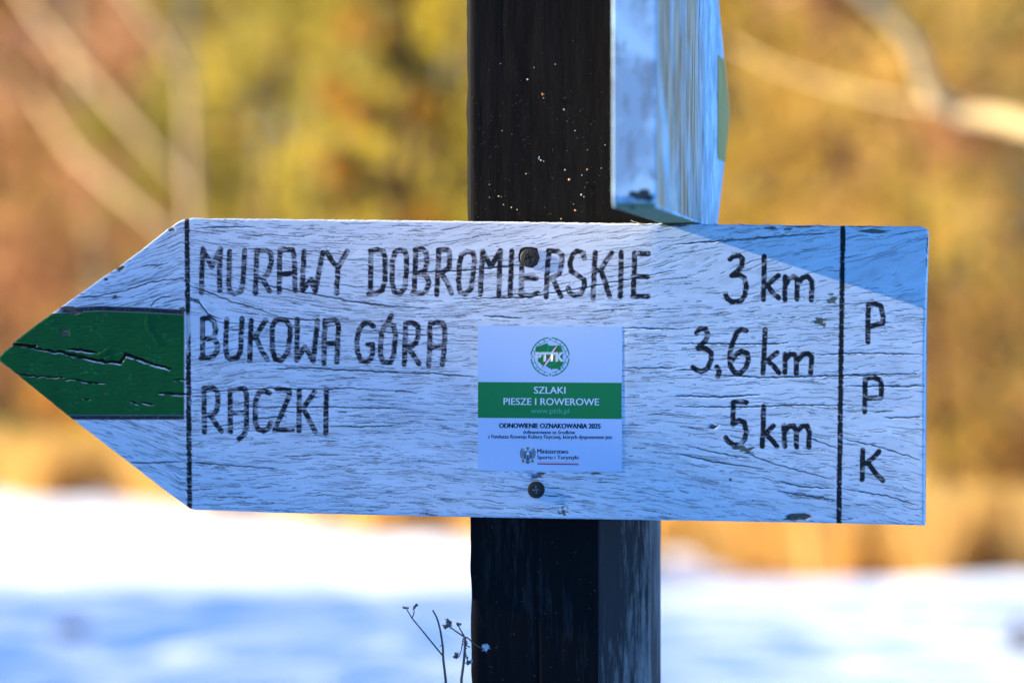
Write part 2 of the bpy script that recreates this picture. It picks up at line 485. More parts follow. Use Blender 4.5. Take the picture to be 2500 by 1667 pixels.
# pale birches on the left with slanting boughs, pale curved bough on the right
def bough_tree(name, label, trunk, boughs, mat_col, base=None, r0=.05):
    root = empty(name, (trunk[0][0], trunk[0][1], trunk[0][2]))
    o = Vector(trunk[0])
    g = Geo(); n = len(trunk)
    g.tube([Vector(p) - o for p in trunk], [r0 * (1 - .55 * i / (n - 1)) for i in range(n)], 10, mat_col)
    link('trunk', g.mesh('trunk', M_BARK), root)
    for pts, ra, rb in boughs:
        b = Geo(); m = len(pts)
        b.tube([Vector(p) - o for p in pts], [ra + (rb - ra) * i / (m - 1) for i in range(m)], 9, mat_col)
        link('branch', b.mesh('branch', M_BARK), root)
    tag(root, label, 'tree')
    return root
def rp(px, py, d): return tuple(ray(px, py, d))
d = 15.0
xr = px_x(2900, d - 1.1)
bough_tree('bare_tree', 'bare tree right of the frame whose pale curved bough reaches in at the upper right',
    [(xr, d - 1.1, gz(xr, d) - .1), (xr + .05, d - 1.1, 1.2), (xr - .02, d - 1.1, 2.3), (xr + .1, d - 1.1, 4.6)],
    [([rp(2890, 330, d - 1.1), rp(2700, 318, d - .75), rp(2560, 322, d - .45), rp(2440, 288, d - .2), rp(2350, 280, d), rp(2290, 250, d), rp(2255, 205, d)], .038, .030),
     ([rp(2262, 215, d), rp(2246, 160, d), rp(2225, 100, d), rp(2170, 40, d), rp(2100, -20, d), rp(2020, -90, d)], .030, .018),
     ([rp(2400, 292, d), rp(2280, 262, d + .6), rp(2130, 235, d + 1.0), rp(2000, 200, d + 1.3), rp(1880, 160, d + 1.6), rp(1790, 110, d + 1.8)], .007, .005)],
    BIRCH, r0=.11)
d = 31.0
xb = px_x(455, d)
bough_tree('birch', 'pale birch with a forked stem at the top left, blurred',
    [(px_x(520, d), d, gz(xb, d) - .1), (px_x(500, d), d, .8), rp(470, 480, d), rp(458, 170, d), rp(455, -40, d), rp(450, -400, d)],
    [([rp(462, 200, d), rp(410, 110, d), rp(345, 30, d), rp(270, -70, d)], .040, .030),
     ([rp(500, 640, d), rp(290, 470, d + .9), rp(190, 380, d + 1.3), rp(130, 300, d + 1.6), rp(90, 240, d + 1.9)], .034, .024),
     ([rp(480, 480, d), rp(290, 270, d + .9), rp(200, 170, d + 1.3), rp(100, 50, d + 1.7), rp(40, -40, d + 2)], .035, .025)],
    (.50, .32, .15), r0=.060)

# dry grass at the snow edge
def edge_y(px):
    return np.interp(px, [-400, 0, 500, 1100, 1500, 1900, 2300, 2900], [37, 35.5, 32, 27.4, 25.8, 23.2, 21.8, 21.0])
n = 70000
px = rng.uniform(-500, 3000, n)
dd = edge_y(px) + 1.6 * perlin(px / 170, px * 0 + 3.7, 140) + np.abs(rng.normal(0, 1, n)) * 2.2 + rng.uniform(-.7, .3, n)
x = (px - CX) / FPX * dd
keep = perlin(x / 1.3, dd / .9, 9) > -.25 - .4 * sstep(1, 4, dd - edge_y(px))
x, dd = x[keep], dd[keep]; n = len(x)
z = ground_z(x, dd)
hh = rng.uniform(.18, .55, n); w = rng.uniform(.007, .017, n)
a = rng.uniform(0, 6.28, n); lx, ly = rng.normal(0, .13, n), rng.normal(0, .13, n)
base = np.stack([x, dd, z - .02], -1); side = np.stack([np.cos(a) * w, np.sin(a) * w, 0 * w], -1)
topv = base + np.stack([lx, ly, hh], -1)
GVv = np.stack([base - side, base + side, topv + side * .4, topv - side * .4], 1).reshape(-1, 3)
gc = np.array(STRAW)[rng.integers(0, 3, n)] * rng.uniform(.7, 1.2, (n, 1))
gr = link('dry_grass', fast_mesh('dry_grass', GVv, np.arange(n * 4).reshape(-1, 4), M_LEAF, np.repeat(gc, 4, 0), smooth=False))
tag(gr, 'band of straw coloured dry grass where the snow meets the wood', kind='stuff')

# tufts of dead stems poking through the shaded snow
for (px_, d_, hh_, lab) in [(175, 18.6, .10, 'small dark tuft in the blue snow at the lower left'), (345, 17.4, .05, 'faint low tuft in the blue snow, right of the darker one'),
                            (2490, 17.3, .17, 'dark tuft in the snow at the lower right corner'), (2225, 18.2, .07, 'little brown tuft in the bright snow below the right end of the sign')]:
    x = px_x(px_, d_); root = empty('dead_tuft', (x, d_, gz(x, d_) - .01)); g = Geo()
    for i in range(46):
        a = random.uniform(0, 6.28); q = random.uniform(.1, .9) * .07
        g.tube([(q * math.cos(a), q * math.sin(a), 0), (q * 1.3 * math.cos(a), q * 1.3 * math.sin(a), hh_ * random.uniform(.6, 1.1))], [.004, .002], 4, (.10, .08, .06))
    link('stems', g.mesh('stems', M_BARK), root)['kind'] = 'stuff'
    tag(root, lab, 'grass tuft', 'dead tufts in the snow')

# far wood
vs, fs, cs = [], [], []
for i in range(1500):
    xx = random.uniform(-30, 30); yy = random.uniform(64, 76)
    t = random.random()
    hgt = 5.5 if xx < -6.4 and xx > -9 else 11
    leaf_cloud(vs, fs, cs, [(xx, yy, hgt * t)], 60, (1.6, 1.6, 1.1), .2, [random.choice(GOLD + PINK + PINE)])
fw = link('far_wood', cloud_mesh('far_wood', vs, cs, M_LEAF))
tag(fw, 'far wood closing the view behind the trees', kind='stuff')

# hedge-like spruces left of the camera that shade the near snow
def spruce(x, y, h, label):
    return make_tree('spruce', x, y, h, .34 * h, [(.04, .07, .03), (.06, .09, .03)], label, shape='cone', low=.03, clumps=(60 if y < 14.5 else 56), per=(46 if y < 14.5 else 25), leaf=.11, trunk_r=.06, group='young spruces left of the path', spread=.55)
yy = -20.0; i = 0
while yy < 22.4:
    h = 6.8 if yy < 1.2 else (3.3 if yy < 5 else 4.6)  # tall stretch beside and behind the camera is added to cut warm bounce
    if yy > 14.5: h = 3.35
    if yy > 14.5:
        make_tree('spruce', -8.6 + .5 * math.sin(yy * 1.7), yy, h + .25 * math.sin(yy * 2.9), 1.15, [(.04, .07, .03), (.06, .09, .03)], 'dark spruce in the unseen row left of the frame, added for shade', shape='cone', low=.03, clumps=44, per=15, leaf=.08, trunk_r=.05, group='young spruces left of the path', spread=1.1)
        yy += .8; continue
    spruce(-8.6 + .5 * math.sin(yy * 1.7), yy, h + .25 * math.sin(yy * 2.9), 'dark spruce in the unseen row left of the frame, added for shade')
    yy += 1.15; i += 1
make_tree('shade_bush', -8.4, 3.2, 3.90, 1.1, [(.08, .07, .03), (.12, .09, .04)], 'unseen bush left of the frame, added to shade the lower post', shape='round', low=.03, clumps=60, per=60, leaf=.06, trunk_r=.05, spread=.45)  # unseen bush, sized to keep the sun off the lower post
# hidden brush added behind the post to shade the snow right of it
for (bx, by, bh) in [(.30, 23.6, .50), (.42, 22.4, .42)]:
    root = empty('shade_brush', (bx, by, gz(bx, by) - .02))
    vs, fs, cs = [], [], []
    for i in range(22):
        leaf_cloud(vs, fs, cs, [(random.uniform(-.25, .25), random.uniform(-.5, .5), random.uniform(.05, bh - .08))], 60, (.2, .3, .14), .03, OLIV)
    g = Geo(); g.tube([(0, 0, 0), (.02, 0, bh * .6)], [.02, .01], 6, BROWN)
    link('stem', g.mesh('stem', M_BARK), root)
    link('foliage', cloud_mesh('foliage', vs, cs, M_LEAF), root)
    tag(root, 'low dark brush added behind the foot of the post to shade the snow, ' + ('the farther one' if by > 23 else 'the nearer one'), 'shrub')

# ------------------------------------------------------------------ the post
POST_V = .0265
def post_section(zz):
    """outline points (u, v, material) of the post at height zz, counter-clockwise seen from above"""
    py = CY - (zz - CAMZ) / 2.53 * FPX
    uL = (np.interp(py, [-600, 0, 530, 1262, 1667, 6000], [1137, 1138, 1139, 1146, 1149, 1160]) - CX) / FPX * 2.53 - .0033
    return uL
zs = np.concatenate([np.linspace(-.4, 1.02, 60)[:-1], np.linspace(1.02, 1.55, 230), [1.56, 1.575, 1.58]])
rows = []
rowm = None
for zz in zs:
    uL = post_section(zz)
    ch = float(sstep(1.26, 1.20, zz))          # waney corner below the sign
    uR = .0789 if zz < 1.3 else .0930
    uC = uR * (1 - ch) + ((1461 - CX) / FPX * 2.53 - .003) * ch
    D = .115
    P = []
    nf, nc, ns, nb = 46, 18, 12, 6
    for k in range(nf): P.append((uL + (uC - uL) * k / nf, 0, 0))
    cu, cv = (uR - uC), .030 * ch
    for k in range(nc): P.append((uC + cu * k / nc, cv * (k / nc) ** 1.0, 1 if ch > .5 else 0))
    for k in range(ns): P.append((uR, cv + (D - cv) * k / ns, 2))
    for k in range(nb): P.append((uR + (uL - uR) * k / nb, D, 3))
    for k in range(ns): P.append((uL, D * (1 - k / ns), 4))
    rows.append(P)
P = np.array(rows)          # rows, pts, 3
U, Vv, ZZ = P[..., 0].copy(), P[..., 1].copy(), zs[:, None] + 0 * P[..., 0]
perim = np.arange(P.shape[1])[None, :] + 0 * U
# vertical grain relief + rounded, chipped arrises
nz1 = perlin(perim * .45, ZZ * 5, 5) * .00018 + perlin(perim * .95, ZZ * 40, 6) * .00018
edge_u = U - post_section(zs)[:, None]
Vv = np.where(P[..., 2] == 0, Vv + nz1 + .0022 * np.exp(-(edge_u / .002) ** 2), Vv + np.where(P[..., 2] == 1, nz1 * 1.6, 0))
U = U + np.where(P[..., 2] == 2, nz1 * 1.5, 0) + np.where(P[..., 2] == 4, -nz1 * 1.5 + .0006 * perlin(ZZ * 60, ZZ * 0, 7), 0)
U[:, 0] += .0006 * perlin(zs * 60, zs * 0, 7) + .0008 * np.maximum(0, perlin(zs * 31, zs * 0, 8))
# drying checks on the lower front
chk = np.exp(-((perim - 22 - 3 * (1.2 - ZZ) * 6) / .6) ** 2) * sstep(1.19, 1.12, ZZ)
Vv = Vv + chk * .002
O = Vector((0, 2.5, 0))
W = np.zeros(P.shape)
for c in range(3):
    W[..., c] = u_ax[c] * U + v_ax[c] * (Vv + POST_V)
W[..., 2] = ZZ
W[..., 1] += 0
npnt = P.shape[1]
post_root = empty('signpost', (0, 2.5, 0))
VV = W.reshape(-1, 3)
F = []
for r in range(len(zs) - 1):
    b = np.arange(npnt)
    F.append(np.stack([r * npnt + b, r * npnt + (b + 1) % npnt, (r + 1) * npnt + (b + 1) % npnt, (r + 1) * npnt + b], -1))
F = np.concatenate(F)
me = fast_mesh('post', VV, F, M_POST, smooth=True)
me.materials.append(M_WANE); me.materials.append(M_POSTL)
segm = P[..., 2][:-1].ravel(); zf = ZZ[:-1].ravel()
mi = np.zeros(len(F), np.int32)
mi[zf < 1.24] = 2
mi[((segm == 1) | (segm == 2)) & (zf < 1.235)] = 1
me.polygons.foreach_set('material_index', mi)
link('post', me, post_root)
capg = Geo()
top = [Vector(VV[(len(zs) - 1) * npnt + k]) for k in range(npnt)]
cen = sum(top, Vector()) / npnt + Vector((0, 0, .012))
capg.add(top + [cen], [[k, (k + 1) % npnt, npnt] for k in range(npnt)])
link('post_top', capg.mesh('post_top', M_POST), post_root)
tag(post_root, 'square black tarred wooden post carrying both white signboards', 'post')

# paint drips, resin beads and pale specks on the post: small raised flecks
fg = Geo()
def fleck(px, py, r, col, mat_i=0, asp=1.0):
    d = 2.5 * (1.0) + .025
    rx = (px - CX) / FPX
    s, c = math.sin(SIGN_ROT), math.cos(SIGN_ROT)
    t = (c * 2.5 + POST_V - .0009) / (s * rx + c)
    q = Vector((rx * t, t, CAMZ + (CY - py) / FPX * t))
    rr = r * .78 / FPX * 2.5
    k = 6; vs = []
    for j in range(k):
        a = 6.283 * j / k
        w_ = rr * random.uniform(.6, 1.25)
        vs.append(q + u_ax * math.cos(a) * w_ + Vector((0, 0, 1)) * math.sin(a) * w_ * asp)
    vs.append(q - v_ax * rr * .5)
    vs = [w_ - Vector((0, 2.5, 0)) for w_ in vs]
    fg.add(vs, [[j, (j + 1) % k, k] for j in range(k)], col)
def r1(x, y): return 1120 + x * .35714, y * .35714
for (x_, y_, r_, c_) in [(285, 437, 1.6, (.6, .6, .62)), (470, 545, 3.2, (.35, .37, .4)), (575, 645, 4.5, (.30, .13, .07)), (580, 672, 2.5, (.3, .13, .07)), (720, 750, 4, (.20, .20, .22)),
        (795, 895, 2, (.4, .4, .42)), (550, 1075, 2.2, (.45, .6, .8)), (560, 1095, 3, (.45, .6, .8)), (580, 1102, 2, (.45, .6, .8)), (548, 1088, 1.5, (.5, .6, .8)),
        (725, 1162, 2.4, (.5, .46, .32)), (755, 1228, 4, (.5, .36, .22)), (842, 1198, 2.2, (.5, .45, .34)), (878, 1160, 3.4, (.34, .18, .08)), (460, 1188, 2.2, (.45, .42, .36)),
        (272, 1342, 3, (.46, .44, .28)), (290, 1346, 1.6, (.4, .4, .3)), (210, 1262, 2, (.5, .46, .26)), (210, 1350, 1.6, (.45, .45, .3)), (838, 1332, 3, (.42, .42, .34)),
        (855, 1346, 2, (.4, .4, .3)), (795, 1438, 3.6, (.5, .32, .22)), (785, 1395, 2, (.4, .32, .2)), (360, 1418, 2.6, (.5, .42, .30)), (400, 1434, 2, (.5, .44, .34)), (306, 1400, 2, (.45, .38, .2)),
        (700, 1496, 2.6, (.42, .40, .24)), (1000, 992, 1.8, (.6, .6, .6)), (975, 1150, 1.6, (.5, .5, .5)), (880, 1025, 1.6, (.5, .45, .4)), (295, 895, 1.6, (.5, .48, .4)), (515, 462, 1.4, (.6, .6, .6)), (660, 440, 1.6, (.5, .5, .52))]:
    fleck(*r1(x_, y_), r_ * 1.0, c_)
for i in range(230):
    x_, y_ = random.uniform(90, 1030), random.gauss(1000, 380)
    if not 60 < y_ < 1500: continue
    fleck(*r1(x_, y_), random.uniform(.3, .9), random.choice([(.28, .28, .3), (.3, .25, .2), (.4, .4, .42)]))
for i in range(60):
    fleck(random.uniform(1155, 1455), random.uniform(1285, 1660), random.uniform(.3, .8), random.choice([(.18, .18, .2), (.3, .3, .34)]), asp=random.uniform(1, 4))
fo = link('paint_fleck', fg.mesh('paint_fleck', M_BARK, smooth=False), post_root)
tag(fo, 'pale specks of paint and resin scattered over the black post', kind='stuff')

# ------------------------------------------------------------------ the arrow sign: outline
top_l = [(0, 868), (10, 858), (24, 848), (29.9, 845.5), (30, 837), (61, 812), (122, 768), (184, 724), (240, 684), (301, 643), (356, 601), (408, 559), (436, 541), (449, 535.5), (460, 533), (472, 532.3), (700, 535), (1000, 538), (1275, 542), (1500, 545), (1700, 547), (2000, 551), (2243, 553), (2256, 554), (2262, 557), (2268, 566)]
bot_l = [(0, 882), (10, 890), (24, 900), (36, 910), (161, 1011), (240, 1072), (313, 1128), (390, 1188), (453, 1234), (462, 1240), (475, 1244), (700, 1252), (1150, 1262), (1650, 1270), (2009, 1276), (2250, 1282), (2268, 1282.5)]
NCX, NRY = 1040, 540
gxv = np.sort(np.concatenate([np.linspace(0, 2264, NCX - 2), [29.9, 30.05]]))
tx = np.interp(gxv, *zip(*top_l)); bx_ = np.interp(gxv, *zip(*bot_l))
tx = tx + .9 * perlin(gxv / 9, gxv * 0 + 3.3, 21) + .8 * perlin(gxv / 31, gxv * 0 + 1.3, 22)
bx_ = bx_ + .6 * perlin(gxv / 11, gxv * 0 + 7.3, 23)
jj = np.linspace(0, 1, NRY)[:, None]
X = gxv[None, :] + 0 * jj
Y = tx[None, :] + (bx_ - tx)[None, :] * jj
# right end is slightly ragged and leans
re_x = np.interp(Y, [553, 564, 647, 799, 900, 1283], [2258, 2266, 2264, 2259, 2258, 2257]) + 1.2 * perlin(Y / 14, Y * 0, 24)
X = np.where(X > 2200, 2200 + (X - 2200) * (re_x - 2200) / 64.0, X)
SX, SY = X, Y

# grain coordinate: lines bulge round the knot at the arrow base and fan out to the right
bump = 46 * np.exp(-((X - 440) / 120) ** 2) * np.exp(-np.abs(Y - 800) / 170) * np.tanh((800 - Y) / 40)
slopeL = .55 * np.clip(440 - X, 0, 500) * np.exp(-np.clip(440 - X, 0, 500) / 420) * np.tanh((820 - Y) / 160)
fan = .20 * np.clip(X - 1050, 0, 2000) * np.tanh((930 - Y) / 430) * .9
midw = -38 * sstep(560, 1000, X) * np.exp(-((Y - 720) / 90) ** 2)
G = Y + bump - slopeL + fan + midw + 5 * perlin(X / 170, Y / 60, 31) + 2.2 * perlin(X / 40, Y / 26, 32)
Gj = G + 1.2 * perlin(X / 9, Y / 6, 33) + .5 * perlin(X / 5, Y / 4, 34)

n_a = perlin(X / 100, Gj / 8.6, 41)
n_b = perlin(X / 60, Gj / 5.4, 42)
n_c = perlin(X / 120, Gj / 15, 43)
brk_a = perlin(X / 30, G / 6, 44); brk_b = perlin(X / 20, G / 5, 45)
wornmask = sstep(-.35, .35, perlin(X / 230, G / 90, 46))
wa = .145 + .07 * perlin(X / 50, Y / 50, 47)
ca = sstep(0, 1, 1 - np.abs(n_a) / np.maximum(wa, .05)) * sstep(-.16, .08, brk_a)
cb = sstep(0, 1, 1 - np.abs(n_b) / .14) * sstep(.05, .25, brk_b) * (.45 + .55 * wornmask)
cc = sstep(0, 1, 1 - np.abs(n_c) / .06) * sstep(.0, .2, perlin(X / 60, G / 20, 48))
crack = cb * .12
# checks in the paint: short jagged lines that follow the grain
gk = np.arange(G.min() - 5, G.max() + 5, 2.0)
Gm = np.maximum.accumulate(G, axis=0)
YI = np.stack([np.interp(gk, Gm[:, i], Y[:, i], left=-99, right=-99) for i in range(X.shape[1])], 1)
hgt_c = (bx_ - tx)
dens_m = lambda x, y: 1
for q in range(8200):
    x0 = rng.uniform(-20, 2262); Ln = min(230, 10 + rng.exponential(27)); g0 = rng.uniform(gk[0], gk[-1])
    i0, i1 = np.searchsorted(gxv, [x0, x0 + Ln])
    if i1 - i0 < 4: continue
    ki = int((g0 - gk[0]) / 2.0)
    yc = YI[min(ki, len(gk) - 2), i0:i1]
    if (yc < 0).any(): continue
    xs_ = gxv[i0:i1]
    st = np.zeros(len(xs_)); cur = 0.0; nxt = 0
    for w_i in range(len(xs_)):
        if w_i >= nxt: cur += rng.uniform(-1.5, 1.5); cur *= .75; nxt = w_i + int(rng.uniform(2, 9))
        st[w_i] = cur
    yc = yc + np.convolve(st, [.25, .5, .25], 'same')
    t_ = (xs_ - x0) / Ln
    wd = rng.uniform(.6, 1.25) * np.sqrt(np.clip(4 * t_ * (1 - t_), .02, 1))
    am = rng.uniform(.4, 1.0)
    rr_ = (yc - tx[i0:i1]) / np.maximum(hgt_c[i0:i1], 1) * (NRY - 1)
    pxr = hgt_c[i0:i1] / (NRY - 1)
    cols_ = np.arange(i0, i1)
    for o_ in (-2, -1, 0, 1, 2):
        ri = np.round(rr_).astype(int) + o_
        ok = (ri >= 0) & (ri < NRY)
        dpx = np.abs(ri - rr_) * pxr
        val = am * np.clip(1.25 - dpx / wd, 0, 1)
        rc, cc_ = ri[ok], cols_[ok]
        crack[rc, cc_] = np.maximum(crack[rc, cc_], val[ok])

def tr(off, k):
    return lambda pts: [(off[0] + x * k, off[1] + y * k) for x, y in pts]
T1 = tr((0, 500), .2551); T2 = tr((0, 850), .28694); T3 = tr((450, 550), .2551); T4 = tr((1000, 550), .27636)
T6 = tr((450, 900), .24876); T7 = tr((1650, 550), .27636); T8 = tr((1650, 900), .27636)

def paint_poly(pts, w, fade=True, wob=1.0, seed=0):
    """soft mask of a polyline of half width w"""
    m = np.zeros_like(X)
    Yj = Y + wob * 1.6 * perlin(X / 14, Y / 14 + seed, 60)
    n = len(pts) - 1
    for i in range(n):
        a, b = pts[i], pts[i + 1]
        x0, x1 = min(a[0], b[0]) - w * 2 - 3, max(a[0], b[0]) + w * 2 + 3
        i0, i1 = np.searchsorted(gxv, [x0, x1])
        if i1 <= i0: continue
        sl = (slice(None), slice(i0, i1))
        dd_, t = seg_dist(X[sl], Yj[sl], a, b)
        ww = w
        if fade:
            q = (i + t) / n
            ww = w * (.35 + .65 * np.minimum(1, 5 * np.minimum(q, 1 - q)))
        m[sl] = np.maximum(m[sl], sstep(1, .35, dd_ / ww))
    return m

long_cracks = [T3([(590, 510), (850, 590), (1150, 645), (1440, 695), (1640, 735), (1880, 765), (2352, 800)]), T3([(870, 870), (1060, 905), (1300, 910)]),
    T3([(1700, 1000), (2050, 1035), (2352, 1055)]), T3([(880, 1370), (1140, 1365), (1550, 1385), (2060, 1410), (2352, 1425)]),
    T3([(50, 580), (180, 620), (450, 730), (700, 800), (900, 870)]), T3([(430, 1005), (560, 1010)]), T3([(50, 700), (150, 750), (240, 870)]),
    T6([(60, 240), (300, 225), (600, 205), (860, 190), (1100, 200), (1600, 190), (2211, 225)]), T6([(640, 380), (1400, 375), (2211, 395)]),
    T6([(640, 490), (1000, 470)]), T6([(1430, 560), (1750, 570), (2080, 560)]), T6([(60, 920), (350, 940), (700, 970), (880, 975)]),
    T2([(1100, 972), (1250, 975), (1580, 965)]), T4([(0, 1295), (300, 1315), (600, 1340)]), T4([(1890, 1260), (2352, 1265)]), T4([(660, 800), (1000, 822)]),
    T4([(1880, 905), (2352, 918)]), T7([(1220, 1145), (1500, 1135), (1700, 1130), (2200, 1145)]), T7([(400, 1325), (800, 1345), (1400, 1330), (2130, 1310)]),
    T7([(0, 1275), (350, 1282)]), T7([(0, 1045), (700, 1050), (1000, 1040)]), T8([(0, 240), (400, 250), (750, 230)]), T8([(0, 335), (600, 340), (1100, 320), (1500, 325)]),
    T8([(1840, 435), (2200, 425)]), T8([(1500, 155), (2000, 155), (2200, 150)]), T8([(610, 740), (900, 850), (1400, 980)]), T8([(100, 680), (400, 750), (650, 790)]),
    T8([(0, 745), (330, 820), (780, 890)]), T8([(930, 995), (1100, 1040), (1400, 1060)]), T8([(1480, 620), (1800, 690), (2170, 810)]), T8([(900, 1080), (1400, 1160)]),
    T8([(1480, 1060), (1900, 1130), (2150, 1210)]), T8([(1200, 620), (1450, 710)]), T7([(0, 170), (500, 130), (1400, 60)]), T1([(720, 890), (900, 880), (1200, 820), (1450, 740), (1760, 700)]),
    T1([(1430, 1000), (1470, 930), (1550, 880), (1640, 880)]), T1([(1800, 880), (1900, 920), (1990, 1050), (2110, 1090)]), T1([(1340, 590), (1560, 570)]),
    T3([(100, 30), (400, 20), (680, 15)]), T4([(0, 420), (500, 400), (1000, 350)]), T4([(400, 650), (1000, 640), (1500, 560), (2352, 400)])]
lc = np.zeros_like(X)
for i, c in enumerate(long_cracks):
    lc = np.maximum(lc, paint_poly(c, 2.3 if i % 3 else 2.9, wob=1.2, seed=i))

# green way-mark field
gtop = np.interp(X, [120, 153, 242, 357, 444, 452], [766, 763, 758, 762, 767, 768])
inx = sstep(451, 449, X)
green = inx * sstep(-1, 1, Y - gtop) * sstep(1, -1, Y - 1015)
blk_top = inx * sstep(7.5, 4.5, np.abs(Y - (gtop - 5))) * sstep(130, 160, X)
blk_bot = inx * sstep(7, 4, np.abs(Y - 1019)) * sstep(150, 175, X)
green = green * (1 - blk_top) * (1 - blk_bot)

# splits in the green point
split = paint_poly(T1([(160, 1342), (260, 1358), (420, 1388), (520, 1405), (600, 1412), (700, 1440), (870, 1475), (1010, 1503), (1150, 1508), (1200, 1430), (1280, 1455), (1400, 1500), (1480, 1532), (1640, 1566)]), 4.4, wob=1.6)
split = np.maximum(split, paint_poly(T1([(640, 1380), (780, 1388), (930, 1418)]), 3.6, wob=1.4, seed=3))
split = np.maximum(split, paint_poly(T1([(0, 1335), (180, 1340), (330, 1352)]), 4.2, fade=False))
split2 = paint_poly(T2([(120, 212), (250, 232), (370, 240), (540, 250)]), 2.6, wob=2, seed=5)
split2 = np.maximum(split2, paint_poly(T2([(560, 268), (640, 268), (780, 292), (900, 300)]), 2.2, wob=2, seed=7))
split2 = np.maximum(split2, paint_poly(T2([(1350, 378), (1480, 386), (1600, 388)]), 3.2, seed=8))
split2 = np.maximum(split2, paint_poly(T2([(1480, 268), (1590, 266)]), 1.6, seed=8))
split2 = np.maximum(split2, paint_poly(T2([(1210, 460), (1300, 480)]), 2.0, seed=9))
split2 = np.maximum(split2, paint_poly(T2([(1110, 450), (1180, 480)]), 1.6, seed=9))
split2 = np.maximum(split2, paint_poly(T2([(700, 430), (770, 436)]), 1.3, seed=9))

def spot(cx, cy, rx, ry, seed=0, rag=.5):
    k = np.maximum(.55, 1.0 + rag * perlin(X / (rx * .8 + 1.5), Y / (ry * .8 + 1.5) + seed, 70))
    i0, i1 = np.searchsorted(gxv, [cx - rx * 2.5, cx + rx * 2.5])
    m = np.zeros_like(X); sl = (slice(None), slice(i0, i1))
    dd_ = np.hypot((X[sl] - cx) / rx, (Y[sl] - cy) / ry)
    m[sl] = sstep(1.15, .85, dd_ * k[sl]); return m
chips_brown = np.zeros_like(X)
for s in [(161, 812, 8, 8, 1), (148, 806, 6, 3, 2), (182, 764, 16, 5, 3), (292, 655, 9, 6, 4), (258, 682, 6, 3, 5), (418, 560, 6, 5, 6), (258, 960, 4, 4, 7), (256, 766, 4, 4, 8), (165, 752, 18, 5, 21),
          (1740, 1041, 10, 5, 9), (1947, 1262, 31, 8, 10), (1960, 1259, 22, 6, 11), (1310, 1163, 14, 5, 12), (1320, 1156, 10, 4, 13), (1425, 1156, 2, 1, 31), (1455, 1155, 15, 2.5, 14)]:
    chips_brown = np.maximum(chips_brown, spot(*s))
chips_olive = np.zeros_like(X)
for s in [(2033, 732, 12, 9, 1, 1.3), (2003, 786, 11, 8, 2, 1.3), (1882, 557, 14, 4, 3), (1924, 559, 12, 3, 4), (2130, 564, 30, 4.5, 5), (2145, 566, 20, 4, 6), (1960, 553, 30, 2.5, 15), (1783, 1170, 4, 4, 7), (1375, 1248, 9, 8, 8, 1.3), (1820, 1096, 19, 6, 9, 1.6), (1683, 1062, 2, 3, 10), (446, 757, 8, 8, 11), (281, 724, 4, 5, 12),
          (1640, 550, 30, 2.5, 16), (2100, 553, 25, 2, 17), (2264, 600, 2.5, 22, 18), (2262, 640, 2, 12, 19)]:
    chips_olive = np.maximum(chips_olive, spot(*s))
blue_rub = spot(1300, 1158, 20, 6, 33, .9)

# handwritten strokes ------------------------------------------------------
def close(p): return p + [p[0]]
LET = []
def L_(t, *ss): LET.append([t(s) for s in ss])
# MURAWY
L_(T3, [(180, 225), (170, 400), (165, 645)], [(185, 240), (262, 400), (345, 225)], [(345, 225), (338, 430), (340, 625)])
L_(T3, [(435, 250), (425, 560), (435, 630), (480, 655), (545, 630), (562, 540), (578, 240)])
L_(T3, [(695, 240), (680, 650)], [(695, 242), (780, 240), (825, 262), (835, 330), (810, 440), (775, 495), (700, 508)], [(745, 500), (815, 632)])
L_(T3, [(915, 240), (910, 430), (908, 640)], [(915, 245), (960, 235), (1035, 235), (1052, 300), (1062, 625)], [(910, 468), (1060, 458)])
L_(T3, [(1147, 250), (1135, 450), (1128, 625), (1215, 520), (1252, 632), (1325, 262)], [(1252, 632), (1272, 560)])
L_(T3, [(1365, 262), (1420, 350), (1470, 405), (1520, 320), (1558, 250)], [(1470, 405), (1458, 650)])
# DOBROMIERSKIE
L_(T3, [(1787, 250), (1780, 650)], [(1780, 245), (1850, 232), (1905, 250), (1922, 330), (1922, 520), (1895, 620), (1840, 650), (1765, 658)])
L_(T3, close([(2060, 238), (2110, 245), (2128, 300), (2125, 450), (2110, 600), (2065, 655), (2010, 640), (1990, 560), (1990, 350), (2015, 260)]))
L_(T4, [(55, 222), (40, 600)], [(50, 215), (110, 208), (148, 235), (150, 340), (135, 400), (80, 425)], [(90, 418), (150, 450), (170, 500), (150, 575), (120, 600), (25, 605)])
L_(T4, [(258, 220), (240, 612)], [(255, 220), (330, 213), (355, 235), (350, 375), (262, 432)], [(290, 440), (330, 500), (370, 600)])
L_(T4, close([(510, 232), (562, 245), (572, 290), (562, 420), (545, 560), (490, 608), (445, 590), (432, 500), (440, 330), (460, 262)]))
L_(T4, [(648, 230), (635, 400), (625, 610)], [(650, 240), (718, 365), (800, 230)], [(802, 225), (795, 400), (788, 615)])
L_(T4, [(903, 228), (888, 625)])
L_(T4, [(990, 335), (986, 608)], [(986, 468), (1120, 470)], [(978, 605), (1060, 625), (1132, 600)])
L_(T4, [(1232, 228), (1215, 430), (1205, 632)], [(1228, 225), (1310, 230), (1345, 262), (1345, 340), (1320, 430), (1235, 478)], [(1270, 482), (1335, 628)])
L_(T4, [(1542, 292), (1535, 245), (1480, 228), (1440, 260), (1418, 330), (1425, 405), (1480, 440), (1540, 480), (1545, 540), (1510, 605), (1450, 618), (1410, 590), (1402, 555)])
L_(T4, [(1640, 240), (1630, 430), (1620, 645)], [(1785, 245), (1720, 340), (1690, 395), (1632, 400)], [(1690, 395), (1730, 510), (1765, 625)])
L_(T4, [(1870, 240), (1862, 628)])
L_(T4, [(1990, 245), (1975, 628)], [(1985, 248), (2110, 252)], [(1975, 452), (2100, 455)], [(1972, 630), (2105, 628)])
